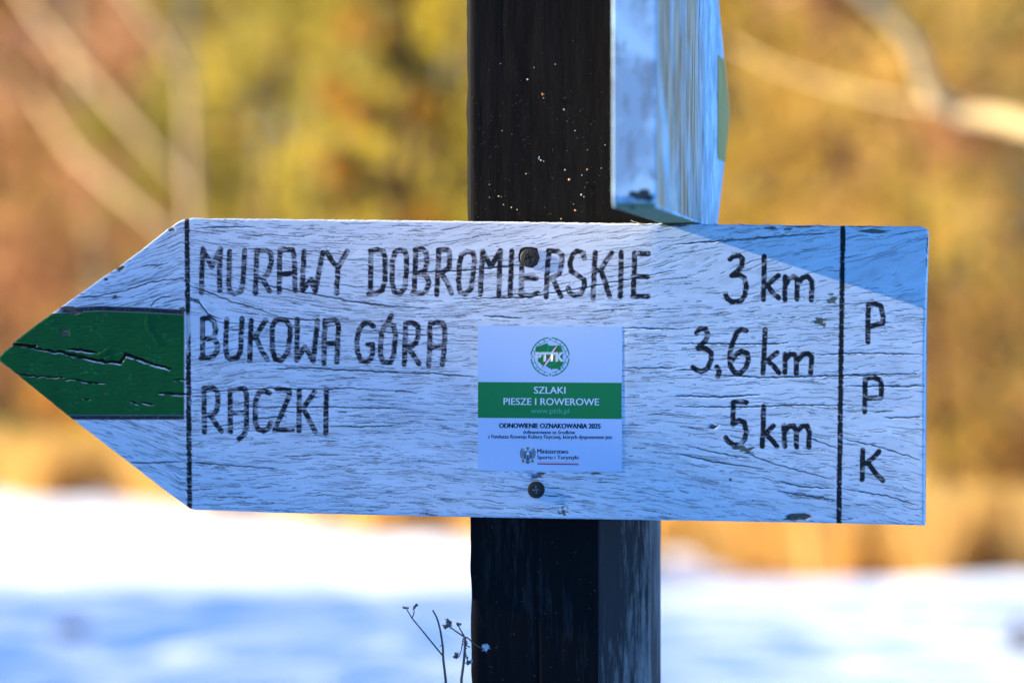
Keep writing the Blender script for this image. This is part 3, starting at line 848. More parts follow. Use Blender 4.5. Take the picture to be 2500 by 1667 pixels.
# BUKOWA
L_(T3, [(172, 900), (175, 1240)], [(172, 895), (235, 885), (285, 920), (300, 1000), (285, 1085), (180, 1085)], [(285, 1088), (318, 1140), (315, 1200), (280, 1250), (230, 1268), (160, 1268)])
L_(T3, [(405, 900), (395, 1180), (410, 1260), (445, 1282), (510, 1262), (538, 1200), (552, 895)])
L_(T3, [(640, 910), (625, 1295)], [(780, 908), (720, 1000), (680, 1068), (635, 1085)], [(690, 1080), (740, 1200), (795, 1285)])
L_(T3, close([(900, 902), (970, 905), (1008, 960), (1012, 1060), (990, 1210), (930, 1295), (870, 1280), (842, 1190), (840, 980), (865, 920)]))
L_(T3, [(1080, 900), (1078, 1290), (1155, 1160), (1235, 1300), (1275, 910)])
L_(T3, [(1345, 912), (1335, 1320)], [(1350, 925), (1400, 905), (1455, 908), (1475, 960), (1460, 1310)], [(1340, 1130), (1460, 1130)])
# GORA
L_(T3, [(1810, 965), (1770, 935), (1715, 940), (1672, 1000), (1650, 1110), (1658, 1220), (1690, 1290), (1740, 1312), (1785, 1275), (1805, 1210), (1803, 1140), (1755, 1140)])
L_(T3, close([(1950, 940), (2005, 960), (2020, 1050), (2005, 1230), (1975, 1312), (1905, 1310), (1875, 1240), (1885, 1050), (1912, 965)]), [(1982, 868), (1950, 920)])
L_(T3, [(2117, 940), (2105, 1330)], [(2115, 938), (2180, 930), (2235, 960), (2242, 1040), (2215, 1130), (2120, 1182)], [(2150, 1182), (2245, 1322)])
L_(T4, [(183, 860), (170, 1235)], [(185, 872), (240, 855), (290, 862), (310, 900), (305, 1080), (290, 1228)], [(175, 1080), (300, 1075)])
# RACZKI
L_(T6, [(190, 190), (195, 430), (200, 620)], [(190, 190), (280, 188), (322, 215), (330, 300), (320, 410), (280, 455), (215, 455)], [(262, 465), (310, 540), (365, 612)])
L_(T6, [(447, 205), (450, 430), (455, 620)], [(450, 218), (530, 198), (590, 195), (612, 250), (610, 590), (590, 645), (535, 688)], [(450, 435), (600, 430)])
L_(T6, [(838, 238), (780, 215), (735, 235), (700, 310), (695, 520), (720, 590), (780, 612), (830, 580), (850, 525)])
L_(T6, [(910, 200), (1035, 212), (1030, 262), (960, 430), (885, 598), (1060, 598)])
L_(T6, [(1130, 210), (1125, 612)], [(1280, 225), (1200, 340), (1165, 395), (1130, 405)], [(1175, 405), (1230, 510), (1285, 612)])
L_(T6, [(1395, 212), (1388, 632)])
# distances
THREE = [(480, 300), (510, 275), (560, 268), (590, 300), (580, 365), (540, 410), (495, 445), (560, 438), (605, 465), (622, 540), (610, 620), (575, 668), (500, 678), (455, 650), (440, 612)]
L_(T7, THREE)
L_(T7, [(780, 275), (778, 460), (775, 655)], [(905, 445), (850, 490), (785, 545)], [(820, 545), (860, 600), (910, 642)])
L_(T7, [(965, 455), (965, 655)], [(968, 530), (1000, 470), (1040, 452), (1072, 480), (1070, 650)], [(1078, 510), (1120, 465), (1165, 452), (1200, 490), (1203, 570), (1195, 660)])
L_(T7, [(185, 950), (215, 912), (262, 915), (283, 960), (262, 1020), (195, 1085), (260, 1085), (310, 1125), (312, 1190), (280, 1265), (225, 1292), (180, 1275), (150, 1255)])
L_(T7, [(362, 1250), (385, 1290), (368, 1335)])
L_(T7, [(622, 930), (580, 918), (540, 945), (505, 1030), (475, 1140), (480, 1240), (520, 1300), (570, 1305), (615, 1260), (642, 1190), (630, 1130), (580, 1112), (530, 1140), (495, 1195)])
L_(T7, [(790, 920), (780, 1100), (770, 1305)], [(895, 1125), (850, 1160), (790, 1205)], [(820, 1205), (870, 1250), (912, 1302)])
L_(T7, [(965, 1138), (965, 1298)], [(972, 1180), (1010, 1138), (1050, 1140), (1065, 1180), (1065, 1310)], [(1080, 1190), (1120, 1140), (1170, 1132), (1200, 1165), (1192, 1302)])
L_(T8, [(622, 297), (580, 290), (508, 295), (505, 490)], [(505, 490), (560, 455), (605, 475), (622, 550), (610, 620), (570, 668), (510, 672), (460, 640), (442, 608)])
L_(T8, [(775, 335), (772, 500), (762, 685)], [(860, 505), (785, 580)], [(800, 585), (850, 630), (892, 685)])
L_(T8, [(955, 500), (960, 685)], [(962, 555), (1000, 508), (1040, 505), (1062, 545), (1065, 690)], [(1075, 550), (1115, 508), (1160, 505), (1180, 560), (1172, 692)])
L_(T7, [(1703, 700), (1695, 870), (1697, 1030)], [(1700, 705), (1760, 692), (1810, 712), (1828, 790), (1828, 865), (1725, 890)])
L_(T8, [(1672, 85), (1668, 380)], [(1670, 88), (1745, 75), (1800, 95), (1818, 160), (1812, 255), (1685, 262)])
L_(T8, [(1652, 715), (1645, 978)], [(1795, 730), (1740, 790), (1690, 830), (1650, 850)], [(1700, 835), (1770, 930), (1828, 985)])
N_LET = len(LET)
LET.append([[(456, 537), (459, 780), (463, 1238)]])
LET.append([[(2058, 555), (2053, 900), (2048, 1274)]])

ink = np.zeros_like(X); lid = np.full(X.shape, -1, np.int32)
wob_x = .9 * perlin(Y / 10, X / 300, 80); 
for li, strokes in enumerate(LET):
    hw = 6.5 if li < N_LET else 6.6
    for pts in strokes:
        for i in range(len(pts) - 1):
            a, b = pts[i], pts[i + 1]
            i0, i1 = np.searchsorted(gxv, [min(a[0], b[0]) - hw - 4, max(a[0], b[0]) + hw + 4])
            if i1 <= i0: continue
            sl = (slice(None), slice(i0, i1))
            dd_, t = seg_dist(X[sl] + wob_x[sl], Y[sl] + .6 * perlin(X[sl] / 7, Y[sl] / 7, 81), a, b)
            if li >= N_LET: dd_ = dd_ + 2.4 * np.maximum(0, perlin(Y[sl] / 6.5, X[sl] / 60, 82) + .05)
            ss = sstep(hw + .9, hw - 1.0, dd_)
            up = ss > ink[sl]
            ink[sl] = np.where(up, ss, ink[sl])
            lid[sl] = np.where((dd_ < hw) , li, lid[sl])

# ---------------------------------------------------------------- height field (metres, + = into the board)
px_m = 2.5 / FPX
micro = perlin(X / 9, G / 3.2, 90) * .02 + perlin(X / 150, G / 16, 91) * .12 + perlin(X / 60, G / 7, 92) * .03
g_area = np.clip(green + blk_bot + blk_top, 0, 1)
cr_w = np.clip(crack * (1 - .93 * g_area) , 0, 1)
lip = sstep(0, 1, 1 - np.abs(n_a + .22) / .2) * sstep(-.2, .1, brk_a) * (1 - g_area)      # paint curls up along a crack
H = cr_w * .55 + lc * 1.5 * (1 - g_area) + micro * (1 - .75 * g_area) - .04 * lip
H += split * 16 + split2 * 6 + chips_brown * 1.6 + chips_olive * .15
H += (blk_top + blk_bot) * .5 * (1 + .4 * perlin(X / 12, Y / 6, 93))
H += green * (.25 * perlin(X / 60, Y / 22, 94) + .9 * sstep(.28, .5, perlin(X / 26, Y / 5, 95)) * .6)
wrk = paint_poly(T1([(1410, 1050), (1395, 1140), (1420, 1200), (1470, 1270), (1520, 1350)]), 3.5, seed=4) + paint_poly(T1([(930, 1440), (1000, 1400), (1040, 1370)]), 3, seed=4) + paint_poly(T1([(1000, 1480), (1060, 1440)]), 3, seed=6)
H -= wrk * 1.5 * green
H += (perlin(X / 620, Y / 300, 96)) * .6
stk_m = sstep(1150, 1164, X) * sstep(1536, 1521, X) * sstep(780, 792, Y) * sstep(1166, 1153, Y)
H = H * (1 - .8 * stk_m)
Hm = H * px_m
# rounded arrises
BV = 5.0
dtop = (Y - tx[None, :]); dbot = (bx_[None, :] - Y); 
slope_t = np.hypot(1, np.gradient(np.interp(gxv, *zip(*top_l)), gxv)); slope_t[(gxv > 26) & (gxv < 34)] = 1.2
slope_b = np.hypot(1, np.gradient(np.interp(gxv, *zip(*bot_l)), gxv))
edge = np.minimum(dtop / slope_t[None, :], dbot / slope_b[None, :])
edge = np.minimum(edge, (re_x - X))
edge = np.minimum(edge, X + 12)
rnd = np.clip(1 - edge / BV, 0, 1)
Hm += (1 - np.sqrt(np.maximum(0, 1 - rnd ** 2))) * BV * px_m * .9

# ---------------------------------------------------------------- pigments
paint = np.array([.62, .68, .74]); wood = np.array([.16, .115, .08]); dark = np.array([.010, .010, .013])
tone = (1 + .10 * perlin(X / 160, G / 26, 100) + .10 * perlin(X / 60, G / 4.5, 101) + .05 * perlin(X / 7, Y / 4, 102))[..., None]
C = paint * tone
thin = sstep(.18, .55, perlin(X / 46, G / 7, 103)) * sstep(-.2, .4, perlin(X / 160, Y / 120, 104)) * .28
C = C * (1 - thin[..., None]) + np.array([.40, .42, .44]) * thin[..., None]
endm = sstep(2195, 2235, X) * sstep(2262, 2240, X) * sstep(760, 820, Y) * .35
C = C * (1 - endm[..., None]) + np.array([.78, .80, .83]) * endm[..., None]
k = np.clip(cr_w * 1.0, 0, 1)[..., None]; C = C * (1 - k) + dark * k
k = np.clip(lc * .85 * (1 - g_area), 0, 1)[..., None]; C = C * (1 - k) + dark * k
GREEN = np.array([.0005, .092, .013])
gt = (1 + .12 * perlin(X / 40, Y / 90, 105))[..., None]
k = green[..., None]; C = C * (1 - k) + GREEN * gt * k
scuff = sstep(.5, .62, perlin(X / 12, Y / 2.2, 106)) * sstep(.1, .4, perlin(X / 50, Y / 40, 107)) * green
k = scuff[..., None] * .8; C = C * (1 - k) + np.array([.04, .26, .09]) * k
k = (cr_w * green * sstep(.0, .3, perlin(X / 30, Y / 20, 108)) * .0)[..., None]
inkc = np.array([.008, .008, .012])
k = np.clip(blk_top + blk_bot, 0, 1)[..., None] * (1.0 - .12 * np.abs(perlin(X / 10, Y / 4, 109))[..., None]); C = C * (1 - k) + inkc * k
dens = .90 + .20 * sstep(1400, 1700, X) + .62 * perlin(X / 20, G / 5.5, 110) + .35 * perlin(X / 30, Y / 26, 111) + .25 * perlin(X / 6, G / 2.8, 112)
dens = np.where(lid >= N_LET, dens + .22, dens)
dens = np.clip(dens, .42, 1.0)
washed = spot(458, 800, 9, 42, 2, .6)
k = (ink * dens)[..., None] * (1 - .6 * washed[..., None])
inkcol = inkc * dens[..., None] + np.array([.15, .09, .10]) * (1 - dens[..., None])
C = C * (1 - k) + inkcol * k
bw = np.array([.17, .085, .045])
k = chips_brown[..., None]; C = C * (1 - k) + (wood * (.6 + .8 * np.clip(perlin(X / 14, Y / 3, 113) + .4, 0, 1)))[...] [..., None, :].reshape(*X.shape, 3) * k if False else C * (1 - k) + wood * (.45 + .9 * np.clip(perlin(X / 14, Y / 3, 113) + .4, 0, 1))[..., None] * k
k = (chips_olive * .9)[..., None]; C = C * (1 - k) + np.array([.06, .06, .025]) * (.5 + np.clip(perlin(X / 5, Y / 4, 114) + .5, 0, 1.5))[..., None] * k
k = (blue_rub * .5)[..., None]; C = C * (1 - k) + np.array([.12, .25, .45]) * k
sp = np.clip(split * 1.3, 0, 1)
wv = np.clip(perlin(X / 16, Y / 3, 115) + .3, 0, 1)[..., None]
k = sp[..., None]; C = C * (1 - k) + (dark * (1 - wv) + bw * wv) * k
lipm = np.clip(np.roll(split, 4, 0) * 1.2 - split * 1.2, 0, 1) + .8 * np.clip(np.roll(split2, 3, 0) - split2, 0, 1)
k = (np.clip(lipm, 0, 1) * sstep(-.25, .15, perlin(X / 26, Y / 6, 116)))[..., None]; C = C * (1 - k) + np.array([.55, .58, .62]) * k
k = np.clip(split2 * 1.3, 0, 1)[..., None]; C = C * (1 - k) + (dark * (1 - wv) + bw * .8 * wv) * k
C = np.clip(C, 0.001, .95)
gloss = np.clip(green * .9 - split - split2 - chips_brown, 0, 1) * .45 + .12 * ink

PT = plane_pt(X, Y, 0.0)
nrm = np.array([-math.sin(SIGN_ROT), -math.cos(SIGN_ROT), 0.0])      # towards the camera
PT = PT - nrm * Hm[..., None]
sign_c = Vector(plane_pt(np.array(1250.0), np.array(900.0), -.0125))
root_s = empty('arrow_sign', sign_c)
base_c = np.array(sign_c)
PT = PT - base_c
# vertex normals over the whole sheet
du = np.gradient(PT, axis=1); dv = np.gradient(PT, axis=0)
NN = np.cross(dv, du)
NN = NN / (np.linalg.norm(NN, axis=-1, keepdims=True) + 1e-12)
if (NN @ nrm).mean() < 0: NN = -NN
idx = np.arange(NRY * NCX).reshape(NRY, NCX)
Q = np.stack([idx[:-1, :-1], idx[1:, :-1], idx[1:, 1:], idx[:-1, 1:]], -1).reshape(-1, 4)
ql = lid[:-1, :-1].ravel().copy()
fx = X[:-1, :-1].ravel(); fy = Y[:-1, :-1].ravel()
greenf = (green + blk_top * 1 + blk_bot)[:-1, :-1].ravel() > .5
ql[(ql == -1) & greenf] = 900
# open notch at the tip of the arrow
tri = [(29, 838), (44, 842.5), (24, 847)]
def inside(px, py, T3_):
    s = None; ok = np.ones(px.shape, bool)
    for i in range(3):
        a, b = T3_[i], T3_[(i + 1) % 3]
        cr = (b[0] - a[0]) * (py - a[1]) - (b[1] - a[1]) * (px - a[0])
        ok &= cr > 0
    return ok
notch = inside(fx + 1, fy + 1, tri) | inside(fx + 1, fy + 1, tri[::-1])
ql[notch] = 999
PTf = PT.reshape(-1, 3); NNf = NN.reshape(-1, 3); Cf = C.reshape(-1, 3); gf = gloss.ravel()

def sub_sheet(name, mask, extraV=None, extraF=None):
    q = Q[mask]; u, inv = np.unique(q.ravel(), return_inverse=True)
    V = PTf[u]; Fc = inv.reshape(-1, 4)
    return V, Fc, Cf[u], NNf[u], gf[u]

# board sheet + back + edges
V, Fc, Cv, Nv, gv = sub_sheet('board', ql == -1)
border = np.concatenate([idx[0, :], idx[1:, -1], idx[-1, -2::-1], idx[-2:0:-1, 0]])
TH = .0235
fb = PTf[border]
cb_ = np.tile(np.array([.66, .70, .74]), (len(border), 1)) * (1 + .12 * perlin(np.arange(len(border)) / 9, np.zeros(len(border)), 120))[:, None]
bev = fb.copy() - nrm * .0006
back = fb - nrm * TH + nrm * 0
n0 = len(V); nb_ = len(border)
V = np.concatenate([V, fb, bev * 0 + fb - nrm * (TH * .5), back])
Cv = np.concatenate([Cv, cb_, cb_, cb_ * .7]); gv = np.concatenate([gv, np.zeros(3 * nb_)])
b_ = np.arange(nb_); b2 = (b_ + 1) % nb_
side = np.concatenate([np.stack([n0 + b_, n0 + b2, n0 + nb_ + b2, n0 + nb_ + b_], -1), np.stack([n0 + nb_ + b_, n0 + nb_ + b2, n0 + 2 * nb_ + b2, n0 + 2 * nb_ + b_], -1)])
# back sheet: strip between top and bottom borders
bt = idx[0, :]; bb = idx[-1, :]
cols = np.arange(0, NCX)
vb = np.concatenate([PTf[bt] - nrm * TH, PTf[bb] - nrm * TH]); n1 = len(V)
V = np.concatenate([V, vb]); Cv = np.concatenate([Cv, np.tile([.5, .55, .6], (len(vb), 1))]); gv = np.concatenate([gv, np.zeros(len(vb))])
bkF = np.stack([n1 + cols[:-1], n1 + cols[1:], n1 + NCX + cols[1:], n1 + NCX + cols[:-1]], -1)
# normals of the edge faces
tan = np.roll(fb, -1, 0) - np.roll(fb, 1, 0)
en = np.cross(tan, nrm); en /= np.linalg.norm(en, axis=1)[:, None] + 1e-12
cen_ = fb.mean(0)
if ((fb - cen_) * en).sum() < 0: en = -en
Nv = np.concatenate([Nv, en, en, en, np.tile(-nrm, (len(vb), 1))])
Fall = np.concatenate([Fc, side, bkF])
bd = link('board', fast_mesh('board', V, Fall, M_BOARD, Cv, normals=Nv, extra=gv), root_s)
bd['label'] = 'white painted wooden board with cracked grain and a pointed left end'
def part(name, mask, label=None):
    if not mask.any(): return
    V, Fc, Cv, Nv, gv = sub_sheet(name, mask)
    o = link(name, fast_mesh(name, V, Fc, M_BOARD, Cv, normals=Nv, extra=gv), root_s)
    if label: o['label'] = label
    return o
part('green_waymark', ql == 900, 'dark green painted stripe in the arrow point, split by two cracks')
for li in range(N_LET): part('letter', ql == li)
part('marker_line', ql == N_LET, 'black ruled line at the base of the arrow point')
part('marker_line', ql == N_LET + 1, 'black ruled line near the right end of the board')
tag(root_s, 'weathered white wooden arrow sign with hand-lettered place names, pointing left', 'sign')

# thin curled flakes of paint and splinters standing on the top edge
for (fx0, fx1, lift, col) in [(1540, 1590, 9, (.55, .50, .38)), (1575, 1600, 3, (.6, .6, .55)), (1700, 1735, 7, (.30, .42, .6)), (1738, 1765, 8, (.32, .45, .6)), (1800, 1842, 6, (.3, .42, .6)), (1868, 1895, 7, (.4, .55, .7)), (1990, 2027, 6, (.25, .3, .4)), (2120, 2160, 4, (.2, .25, .25))]:
    g = Geo(); m = 7; vs = []
    for i in range(m):
        t = i / (m - 1)
        xx = fx0 + (fx1 - fx0) * t
        yy_ = np.interp(xx, *zip(*top_l)) + 1.5 - lift * (t ** 2 if fx0 % 2 else (1 - t) ** 2) + (3 if i % 2 else 0) * .2
        for off in (.0, -.006):
            p = plane_pt(np.array(float(xx)), np.array(float(yy_)), off) - base_c
            vs.append(Vector(p))
            p2 = plane_pt(np.array(float(xx)), np.array(float(yy_ + 2.2 * (1 - abs(2 * t - 1)) + .6)), off) - base_c
            vs.append(Vector(p2))
    fs = []
    for i in range(m - 1):
        a = i * 4; b = a + 4
        fs += [[a, b, b + 1, a + 1], [a + 2, a + 3, b + 3, b + 2], [a, a + 2, b + 2, b], [a + 1, b + 1, b + 3, a + 3]]
    fs += [[0, 1, 3, 2], [(m - 1) * 4, (m - 1) * 4 + 2, (m - 1) * 4 + 3, (m - 1) * 4 + 1]]
    g.add(vs, fs, col)
    link('splinter', g.mesh('splinter', M_BARK), root_s)

# screws --------------------------------------------------------------------
def screw(px, py, r, rot):
    c = Vector(plane_pt(np.array(px), np.array(py), .0006)) - sign_c
    rr = r * px_m
    s = 40; g = Geo()
    zup = Vector((0, 0, 1)); out = Vector(nrm)
    rings = [(1.0, -.0030), (1.0, -.0001), (.93, .0003), (.55, .0006)]
    vs = []
    for (k, h) in rings:
        for j in range(s):
            a = 6.28318 * j / s
            vs.append(c + (u_ax * math.cos(a) + zup * math.sin(a)) * rr * k + out * h)
    fs = []
    for i in range(3):
        for j in range(s):
            q = (j + 1) % s
            fs.append([i * s + j, i * s + q, (i + 1) * s + q, (i + 1) * s + j])
    # cross recess: inner ring vertices alternately form arms, sunk centre
    base = len(vs)
    arms = []
    for j in range(s):
        a = 6.28318 * j / s
        q = abs(math.cos(2 * (a - rot)))
        k = .50 if q > .86 else .16
        vs.append(c + (u_ax * math.cos(a) + zup * math.sin(a)) * rr * k + out * .00055)
    for j in range(s):
        a = 6.28318 * j / s
        q = abs(math.cos(2 * (a - rot)))
        k = .46 if q > .86 else .13
        vs.append(c + (u_ax * math.cos(a) + zup * math.sin(a)) * rr * k * .9 - out * .0015)
    vs.append(c - out * .0022)
    for j in range(s):
        q = (j + 1) % s
        fs.append([3 * s + j, 3 * s + q, base + q, base + j])
        fs.append([base + j, base + q, base + s + q, base + s + j])
        fs.append([base + s + j, base + s + q, base + 2 * s])
    g.add(vs, fs)
    link('screw', g.mesh('screw', M_SCREW, smooth=False), root_s)
screw(1293.0, 629.5, 23, .35)
screw(1309.0, 1195.0, 21, .1)
# dark stain ring of marker and dirt behind the upper screw
g = Geo(); vs = []
c0 = [(1266, 622), (1270, 608), (1282, 603), (1298, 603), (1312, 606), (1314, 616), (1318, 630), (1312, 646), (1300, 654), (1286, 652), (1272, 645), (1266, 634)]
vs = [Vector(plane_pt(np.array(float(a)), np.array(float(b)), .00012 + .0003)) - sign_c for a, b in c0]
g.add(vs, [list(range(len(vs)))[::-1]])
link('stain', g.mesh('stain', M_SBLACK), root_s)

# ------------------------------------------------------------------ sticker
S_OFF = .00013
def spt(x, y, lay=0):
    return Vector(plane_pt(np.array(float(x)), np.array(float(y)), S_OFF + lay * .000018)) - sign_c
def flat(polys, name, mat, parent, lay, thick=0.0):
    g = Geo()
    for p in polys:
        vs = [spt(x, y, lay) for x, y in p]
        n = len(vs)
        ar = sum(p[i][0] * p[(i + 1) % n][1] - p[(i + 1) % n][0] * p[i][1] for i in range(n))
        f = list(range(n))
        if ar > 0: f = f[::-1]
        g.add(vs, [f])
    me = g.mesh(name, mat, smooth=False)
    return link(name, me, parent)
# film: a slightly wavy thin sheet
def sticker_film():
    nx_, ny_ = 60, 60
    cs_ = [(1166.6, 794.5), (1519, 796.8), (1518, 1151), (1166.6, 1148)]
    g = Geo(); vs = []
    for lay in (1, 0):
        for j in range(ny_ + 1):
            for i in range(nx_ + 1):
                a, b = i / nx_, j / ny_
                x_ = (cs_[0][0] * (1 - a) + cs_[1][0] * a) * (1 - b) + (cs_[3][0] * (1 - a) + cs_[2][0] * a) * b
                y_ = (cs_[0][1] * (1 - a) + cs_[1][1] * a) * (1 - b) + (cs_[3][1] * (1 - a) + cs_[2][1] * a) * b
                wv_ = 0.0
                vs.append(Vector(plane_pt(np.array(x_), np.array(y_), S_OFF * (1 if lay else -.6) + wv_)) - sign_c)
    n = (nx_ + 1)
    fs = [[j * n + i, (j + 1) * n + i, (j + 1) * n + i + 1, j * n + i + 1] for j in range(ny_) for i in range(nx_)]
    m = n * (ny_ + 1)
    loop = [i for i in range(n)] + [j * n + nx_ for j in range(1, ny_ + 1)] + [ny_ * n + i for i in range(nx_ - 1, -1, -1)] + [j * n for j in range(ny_ - 1, 0, -1)]
    for k in range(len(loop)):
        a, b = loop[k], loop[(k + 1) % len(loop)]
        fs.append([a, b, b + m, a + m])
    g.add(vs, fs)
    me = g.mesh('sticker', M_STICK, smooth=False)
    return link('sticker', me, root_s)
stk = sticker_film()
stk['label'] = 'white square sticker with a green band and a round green emblem'
def t5(x, y): return (1150 + x * .2551, 780 + y * .2551)
flat([[t5(66, 597), t5(1442, 605), t5(1440, 951), t5(66, 939)]], 'green_band', M_SGREEN, stk, 1)
# emblem
EC = ((1280 + 822 / 13.067), (810 + 797 / 13.067))
def arc_strip(r0, r1, a0, a1, n=18):
    out = []
    for i in range(n):
        b0 = R(a0 + (a1 - a0) * i / n); b1 = R(a0 + (a1 - a0) * (i + 1) / n)
        out.append([(EC[0] + math.cos(b0) * r0, EC[1] + math.sin(b0) * r0), (EC[0] + math.cos(b0) * r1, EC[1] + math.sin(b0) * r1),
                    (EC[0] + math.cos(b1) * r1, EC[1] + math.sin(b1) * r1), (EC[0] + math.cos(b1) * r0, EC[1] + math.sin(b1) * r0)])
    return out
polys = []
for q in range(4):
    a0, a1 = q * 90 + 5.5, q * 90 + 84.5
    polys += arc_strip(45.2, 47.8, a0, a1) + arc_strip(38.0, 39.2, a0 + 1, a1 - 1)
    for t in (22, 39, 51, 68) if False else (20, 40, 51, 70):
        a = R(q * 90 + t); ca_, sa_ = math.cos(a), math.sin(a); w_ = .75
        polys.append([(EC[0] + ca_ * 38.5 - sa_ * w_, EC[1] + sa_ * 38.5 + ca_ * w_), (EC[0] + ca_ * 46 - sa_ * w_, EC[1] + sa_ * 46 + ca_ * w_),
                      (EC[0] + ca_ * 46 + sa_ * w_, EC[1] + sa_ * 46 - ca_ * w_), (EC[0] + ca_ * 38.5 + sa_ * w_, EC[1] + sa_ * 38.5 - ca_ * w_)])
flat(polys, 'compass_ring', M_SGREEN, stk, 1)
def te(pts): return [(1280 + x / 13.067, 810 + y / 13.067) for x, y in pts]
mp_poly = te([(365, 485), (440, 470), (560, 420), (700, 365), (745, 370), (775, 430), (860, 440), (1040, 435), (1130, 430), (1180, 470), (1225, 630), (1235, 720), (1215, 800), (1265, 960), (1230, 1040), (1150, 1140), (1150, 1200), (1100, 1220), (1050, 1170), (970, 1185), (920, 1170), (870, 1215), (820, 1150), (780, 1170), (730, 1110), (680, 1080), (600, 1060), (550, 1065), (520, 1000), (430, 945), (375, 900), (380, 800), (365, 700), (370, 600), (355, 540)])
flat([mp_poly], 'country_map', M_SGREEN, stk, 1)
riv = [te([(772, 440), (782, 440), (775, 540), (730, 600), (800, 650), (790, 655), (708, 603), (760, 535)]), te([(745, 1075), (900, 1045), (1030, 975), (1035, 982), (905, 1055), (750, 1085)])]
flat(riv, 'river_line', M_SLIGHT, stk, 2)
flat([te([(1085, 380), (1000, 670), (840, 670), (980, 480)]), te([(538, 1225), (650, 940), (740, 930), (760, 770), (850, 770), (800, 900), (680, 1060)])], 'compass_needle', M_SRED, stk, 3)
flat([te([(1095, 375), (930, 640), (890, 660), (845, 668), (960, 520)]), te([(535, 1225), (780, 960), (850, 800), (830, 790), (700, 960), (620, 1090)])], 'needle_face', M_SWHITE, stk, 4)

def text(body, box, mat, lay, bold=0.0, heavy=0.0, tilt=.006, name='lettering', z5=True):
    cu = bpy.data.curves.new(name, 'FONT'); cu.body = body; cu.size = 1; cu.offset = bold; cu.resolution_u = 4
    if hasattr(cu, 'space_character'): cu.space_character = 1.0
    tmp = bpy.data.objects.new('t', cu); scene.collection.objects.link(tmp)
    dg = bpy.context.evaluated_depsgraph_get()
    me = bpy.data.meshes.new_from_object(tmp.evaluated_get(dg))
    bpy.data.objects.remove(tmp); 
    co = np.array([v.co[:] for v in me.vertices])
    lo, hi = co.min(0), co.max(0)
    x0, y0, x1, y1 = box
    if z5: (x0, y0), (x1, y1) = t5(x0, y0), t5(x1, y1)
    xs = x0 + (co[:, 0] - lo[0]) / (hi[0] - lo[0]) * (x1 - x0)
    ys = y1 - (co[:, 1] - lo[1]) / (hi[1] - lo[1]) * (y1 - y0) + (xs - (x0 + x1) / 2) * tilt
    if heavy:
        import bmesh
        bm = bmesh.new(); bm.from_mesh(me); m2 = me.copy(); bm.from_mesh(m2); bm.to_mesh(me); bm.free(); bpy.data.meshes.remove(m2)
        nn = len(xs); xs = np.concatenate([xs - heavy / 2, xs + heavy / 2]); ys = np.concatenate([ys, ys])
        lay = np.concatenate([np.full(nn, float(lay)), np.full(nn, lay + .4)])
    P_ = plane_pt(xs, ys, S_OFF + lay * .000018) - base_c
    me.vertices.foreach_set('co', P_.astype(np.float32).ravel())
    me.materials.clear(); me.materials.append(mat); me.update()
    return link(name, me, stk)
text('SZLAKI', (603, 642, 903, 708), M_SWHITE, 2, .0, .7)
text('PIESZE I ROWEROWE', (312, 752, 1224, 818), M_SWHITE, 2, .0, .7)
text('www.pttk.pl', (572, 848, 938, 912), M_SLIGHT, 2, -.004)
text('ODNOWIENIE OZNAKOWANIA 2025', (270, 992, 1238, 1040), M_SBLACK, 1, .012, 1.3)
text('dofinansowane ze środków', (500, 1056, 996, 1094), M_SBLACK, 1, .004, .7)
text('z Funduszu Rozwoju Kultury Fizycznej, których dysponentem jest', (162, 1103, 1350, 1150), M_SBLACK, 1, .004, .7)
text('Ministerstwo', (635, 1238, 930, 1282), M_SBLACK, 1, .0, .9)
text('Sportu i Turystyki', (635, 1298, 1028, 1346), M_SBLACK, 1, .0, .9)
flat([[t5(635, 1373), t5(1028, 1379), t5(1028, 1391), t5(635, 1385)]], 'red_rule', M_SRED, stk, 1)
flat([[t5(635, 1362), t5(1028, 1367), t5(1028, 1369.5), t5(635, 1364.5)]], 'thin_rule', M_SGREY, stk, 1)
pb = (EC[0] - 36, EC[1] - 11.2, EC[0] + 35.5, EC[1] + 11.2)
text('PTTK', (pb[0] - .6, pb[1] - .6, pb[2] + .6, pb[3] + .6), M_SYEL, 3, .085, z5=False)
text('PTTK', pb, M_SWHITE, 5, .045, z5=False)
for ch, (cx_, cy_) in {'N': (0, -43), 'S': (0, 43), 'E': (42.5, 0), 'W': (-43, 0)}.items():
    text(ch, (EC[0] + cx_ - 2.6, EC[1] + cy_ - 3, EC[0] + cx_ + 2.6, EC[1] + cy_ + 3), M_SGREEN, 1, .03, z5=False, name='compass_letter')
# eagle
def tg(pts): return [(1250 + x / 13.067, 1080 + y / 13.067) for x, y in pts]
half = [(500, 240), (470, 260), (455, 300), (430, 280), (380, 210), (330, 170), (290, 210), (250, 310), (262, 350), (248, 400), (272, 420), (270, 470), (300, 480), (300, 510), (350, 500), (370, 525), (430, 500), (455, 560), (420, 640), (460, 655), (503, 690)]
mir = [(1006 - x, y) for x, y in half[::-1]]
flat([tg(half + mir[1:])], 'eagle', M_SGREY, stk, 1)
fe = []
for s in (1, -1):
    for (x0, y0, x1, y1, w_) in [(330, 210, 420, 360, 9), (295, 260, 420, 400, 8), (275, 330, 410, 440, 8), (280, 400, 400, 470, 8), (310, 460, 410, 490, 7), (350, 200, 430, 330, 6), (470, 580, 480, 640, 7), (470, 420, 460, 520, 7)]:
        if s < 0: x0, x1 = 1006 - x0, 1006 - x1
        dx, dy = x1 - x0, y1 - y0; L__ = math.hypot(dx, dy); nx__, ny__ = -dy / L__ * w_, dx / L__ * w_
        fe.append(tg([(x0 + nx__, y0 + ny__), (x1, y1), (x0 - nx__, y0 - ny__)]))
fe.append(tg([(500, 255), (530, 290), (540, 340), (580, 380), (503, 400), (430, 370), (480, 330)]))
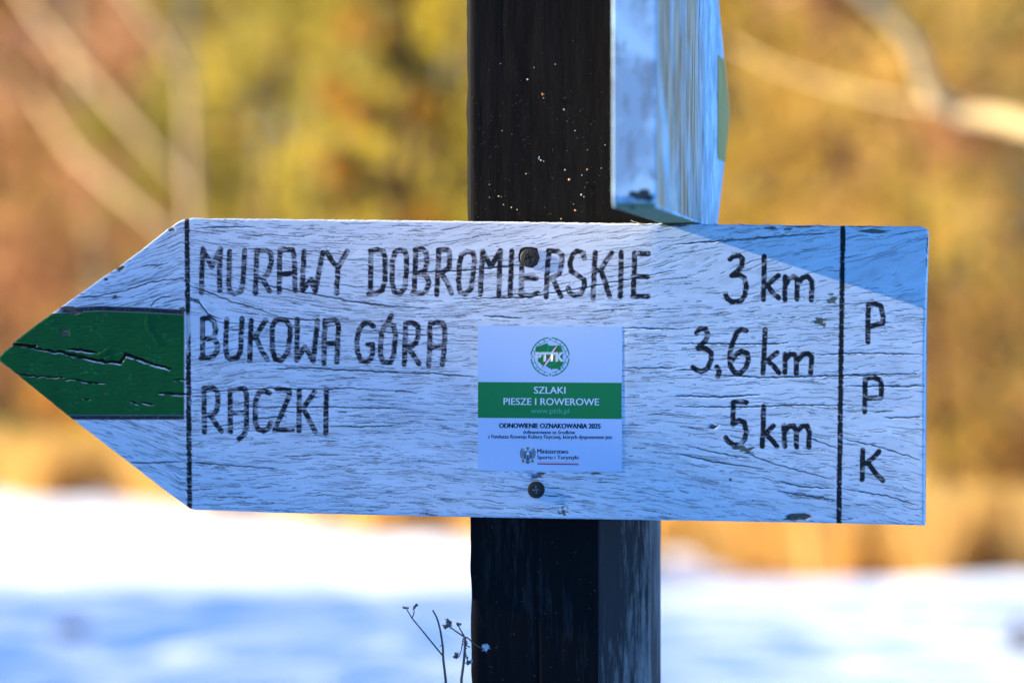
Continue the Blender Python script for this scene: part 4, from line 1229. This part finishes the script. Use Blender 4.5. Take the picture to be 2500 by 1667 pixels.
flat(fe, 'eagle_feathers', M_SWHITE, stk, 2)
flat([tg([(445, 150), (480, 160), (503, 130), (526, 160), (560, 150), (545, 215), (503, 235), (458, 215)])] +
     [tg([(x_ + s * a, y_ + b) for a, b in [(-45, -30), (-10, -55), (40, -60), (60, -20), (30, 40), (-5, 70), (-30, 30)]]) for x_, y_, s in ((350, 590, 1), (656, 590, -1))],
     'eagle_gold', M_SGOLD, stk, 2)

# ------------------------------------------------------------------ upper sign, edge-on
def mat_upper(name, face):
    m, N, L, b = new_mat(name)
    tc = N.new('ShaderNodeTexCoord')
    def noise(scale, mscale, detail=5):
        mp = N.new('ShaderNodeMapping'); mp.inputs['Scale'].default_value = mscale
        nz = N.new('ShaderNodeTexNoise'); nz.inputs['Scale'].default_value = scale; nz.inputs['Detail'].default_value = detail
        L.new(tc.outputs['Object'], mp.inputs['Vector']); L.new(mp.outputs[0], nz.inputs['Vector']); return nz.outputs[0]
    def ramp(v, a, b_, hi=1.0):
        r = N.new('ShaderNodeMapRange'); r.inputs['From Min'].default_value = a; r.inputs['From Max'].default_value = b_; r.inputs['To Max'].default_value = hi
        L.new(v, r.inputs['Value']); return r.outputs[0]
    def mixc(f, c0, c1):
        x_ = N.new('ShaderNodeMix'); x_.data_type = 'RGBA'
        for s, c in ((6, c0), (7, c1)):
            if isinstance(c, tuple): x_.inputs[s].default_value = (*c, 1)
            else: L.new(c, x_.inputs[s])
        L.new(f, x_.inputs[0]); return x_.outputs[2]
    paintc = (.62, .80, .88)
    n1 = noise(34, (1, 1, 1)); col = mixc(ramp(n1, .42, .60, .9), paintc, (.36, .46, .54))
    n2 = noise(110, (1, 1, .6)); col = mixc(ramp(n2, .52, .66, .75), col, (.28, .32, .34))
    if face:
        w1 = noise(60, (.35, .35, .22)); w2 = noise(170, (1, 1, .10), 4)
        sx = N.new('ShaderNodeSeparateXYZ'); L.new(tc.outputs['Object'], sx.inputs[0])
        band = ramp(sx.outputs[1], .36, .25, 1.0)      # bare wood over the near half, paint holds farther out
        a = N.new('ShaderNodeMath'); a.operation = 'MULTIPLY'; L.new(ramp(w1, .30, .50, 1.0), a.inputs[0]); L.new(band, a.inputs[1])
        wd = mixc(ramp(w2, .40, .58), (.86, .58, .34), (.28, .13, .05))
        col = mixc(a.outputs[0], col, wd)
        bp = N.new('ShaderNodeBump'); bp.inputs['Strength'].default_value = .7; bp.inputs['Distance'].default_value = .0008
        L.new(w2, bp.inputs['Height']); L.new(bp.outputs[0], b.inputs['Normal'])
    L.new(col, b.inputs['Base Color'])
    b.inputs['Roughness'].default_value = .7; b.inputs['Specular IOR Level'].default_value = .2
    return m
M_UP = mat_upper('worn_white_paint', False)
M_UPF = mat_upper('worn_board_face', True)
M_ALGAE = mat_plain('algae_stained_paint', (.20, .27, .13), rough=.8, bump=.4, bscale=160, var=.45)
M_UPG = mat_plain('faded_green_paint', (.48, .34, .07), rough=.7, var=.3, bscale=60)
M_SPOT = mat_plain('dark_damp_stain', (.035, .06, .065), rough=.8)

up_root = empty('arrow_sign', Vector((.0777, 2.2, CAMZ + .152)))
# local axes: y' = along v (length), x' = -u (thickness), z
uu = np.array(u_ax); vvx = np.array(v_ax)
def upl(L__, w, h): return Vector(L__ * vvx + w * uu + np.array([0, 0, h]))
HH, LEN, T0, TUP = .080, .565, .452, .0240
ol = [(0, -HH + .006), (.0015, -HH + .0025), (.006, -HH), (T0 - .004, -HH), (T0 + .004, -HH + .004), (LEN - .002, -.003), (LEN, 0), (LEN - .002, .003), (T0 + .004, HH - .004), (T0 - .004, HH), (.006, HH), (.0015, HH - .0025), (0, HH - .006)]
def up_mesh():
    import bmesh
    bm = bmesh.new()
    a = [bm.verts.new(upl(l, 0, h)) for l, h in ol]; b = [bm.verts.new(upl(l, -TUP, h)) for l, h in ol]
    n = len(ol)
    fo_ = bm.faces.new(a); fi = bm.faces.new(b[::-1])
    fo_.material_index = 1; fi.material_index = 1
    for i in range(n):
        f = bm.faces.new([a[i], b[i], b[(i + 1) % n], a[(i + 1) % n]])
        f.material_index = 2 if i in (1, 2) else 0
    bmesh.ops.recalc_face_normals(bm, faces=bm.faces)
    es = [e for e in bm.edges if (e.verts[0] in a) == (e.verts[1] in a)]
    bmesh.ops.bevel(bm, geom=es, offset=.0011, segments=3, profile=.6, affect='EDGES')
    me = bpy.data.meshes.new('board'); bm.to_mesh(me); bm.free()
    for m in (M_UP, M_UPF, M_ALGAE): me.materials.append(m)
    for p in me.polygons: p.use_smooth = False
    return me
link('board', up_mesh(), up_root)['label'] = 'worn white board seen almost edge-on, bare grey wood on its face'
g = Geo()
gh = .0335
slope = HH / (LEN - T0)
vs = [upl(T0, .0004, -gh), upl(LEN - gh / slope, .0004, -gh), upl(LEN - .001, .0004, 0), upl(LEN - gh / slope, .0004, gh), upl(T0, .0004, gh)]
g.add(vs, [[0, 1, 2, 3, 4]])
link('green_waymark', g.mesh('green_waymark', M_UPG, smooth=False), up_root)
# small dark letter ends seen at a glancing angle on the face
for (l, h, hl) in [(.30, .083 - .030, .010), (.325, -.012 - .02, .012)]:
    g = Geo(); w_ = .0016
    g.add([upl(l - w_, .0004, h - hl), upl(l + w_, .0004, h - hl * .8), upl(l + w_ * 1.3, .0004, h + hl * .6), upl(l, .0004, h + hl)], [[0, 1, 2, 3]])
    link('letter', g.mesh('letter', M_SBLACK, smooth=False), up_root)
# damp stains on the near end
for (px_, py_, rx_, ry_) in [(1566, 480, 24, 10), (1572, 470, 16, 11), (1546, 474, 12, 8), (1585, 484, 14, 9), (1543, 507, 9, 4)]:
    c = ray(px_, py_, 2.2) - Vector((.0777, 2.2, CAMZ + .152))
    Ln = -c.dot(Vector(vvx)); c = c + Vector(vvx) * (Ln - .0004)
    g = Geo(); vs = []
    for j in range(14):
        a = 6.283 * j / 14; k_ = random.uniform(.75, 1.15) * 2.2 / FPX
        vs.append(c + Vector(uu) * math.cos(a) * rx_ * k_ + Vector((0, 0, math.sin(a) * ry_ * k_)))
    g.add(vs, [list(range(14))]); link('stain', g.mesh('stain', M_SPOT, smooth=False), up_root)
tag(up_root, 'second worn white signboard above, turned edge-on and pointing away from the camera', 'sign')

# ------------------------------------------------------------------ dry weeds by the post
M_STEM = mat_plain('dry_stem', (.10, .085, .05), rough=.8, var=.3, bscale=300)
M_SEED = mat_plain('dry_seed_head', (.09, .085, .08), rough=.9, var=.5, bscale=900)
M_SEEDP = mat_plain('pale_seed_head', (.42, .44, .50), rough=.9, var=.3, bscale=900)
def t9(x, y): return 950 + x * .14479, 1440 + y * .14479
def weed(name, label, d, paths, heads, footpx):
    foot = Vector((px_x(footpx, d), d, gz(px_x(footpx, d), d)))
    root = empty(name, foot)
    for pts, ra, rb, to_ground in paths:
        P_ = [ray(*t9(x_, y_), d) for x_, y_ in pts]
        if to_ground: P_ = [foot - Vector((0, 0, .03)), foot.lerp(P_[0], .5) + Vector((.012, 0, 0))] + P_
        m = len(P_)
        if len(P_) > 2:      # smooth the polyline a little
            Q_ = [P_[0]]
            for i in range(m - 1):
                Q_ += [P_[i].lerp(P_[i + 1], .3), P_[i].lerp(P_[i + 1], .7)]
            Q_.append(P_[-1]); P_ = Q_; m = len(P_)
        g = Geo(); g.tube([p - foot for p in P_], [ra + (rb - ra) * i / (m - 1) for i in range(m)], 7)
        link('stem', g.mesh('stem', M_STEM), root)
    for (x_, y_, r_, n_, pale) in heads:
        g = Geo(); c = ray(*t9(x_, y_), d) - foot
        for k_ in range(n_):
            q = c + Vector((random.uniform(-1, 1), random.uniform(-1, 1), random.uniform(-1, 1))) * r_ * px_m * .62
            g.blob(q, r_ * px_m * random.uniform(.38, .62), 7, 5, rough=.25)
        for k_ in range(n_):
            a = random.uniform(0, 6.28)
            e = c + Vector((math.cos(a), .2 * math.sin(3 * a), math.sin(a))) * r_ * px_m * 1.35
            g.tube([c, c.lerp(e, .6) + Vector((0, 0, .0002)), e], [.0003, .0002, .00008], 4)
        link('seed_head', g.mesh('seed_head', M_SEEDP if pale else M_SEED), root)
    tag(root, label, 'plant', 'dry weeds beside the post')
weed('dry_weed', 'dry brown weed with two tiny heads on a long slanting twig, left of the post', 2.5,
     [([(960, 1568), (940, 1380), (905, 1100), (912, 1000), (880, 760), (840, 570), (790, 430), (733, 335)], 0.00096, 0.00045, True),
      ([(905, 1105), (760, 930), (600, 730), (385, 470)], 0.00054, 0.00041, False),
      ([(385, 470), (295, 320)], 0.00038, 0.00030, False), ([(390, 465), (415, 400), (425, 340)], 0.00038, 0.00030, False),
      ([(900, 930), (870, 925), (852, 960)], 0.00028, 0.00018, False)],
     [(262, 290, 5, 4, False), (310, 298, 3, 3, False), (445, 270, 5.5, 5, False), (408, 312, 4, 3, False), (905, 950, 3, 2, False)], 1092)
weed('dry_weed', 'dry weed with drooping seed heads and one pale head touching the post', 2.47,
     [([(1205, 1568), (1250, 1300), (1275, 1050), (1280, 800)], 0.00096, 0.00074, True),
      ([(1275, 790), (1150, 710), (1035, 625)], 0.00054, 0.00041, False), ([(1262, 770), (1210, 680), (1172, 605)], 0.00050, 0.00033, False),
      ([(1275, 790), (1320, 795), (1400, 870), (1500, 950), (1590, 990)], 0.00047, 0.00037, False),
      ([(1250, 800), (1235, 900), (1210, 1050), (1180, 1100)], 0.00038, 0.00030, False),
      ([(1285, 1030), (1300, 1110), (1320, 1180), (1345, 1230)], 0.00035, 0.00030, False), ([(1290, 930), (1350, 950)], 0.00035, 0.00026, False)],
     [(990, 590, 9, 7, False), (985, 520, 6, 4, False), (935, 610, 6, 4, False), (1160, 570, 5, 4, False), (1200, 575, 3, 3, False), (1630, 975, 8.5, 8, True), (1625, 935, 4, 2, True), (1130, 1090, 7.5, 7, False), (1150, 1135, 5, 3, False),
      (1345, 1225, 7, 6, False), (1375, 1200, 5, 4, True), (1280, 890, 6, 5, False), (1315, 1140, 3, 3, False), (1290, 985, 4, 3, False), (1350, 948, 3, 2, False)], 1126)
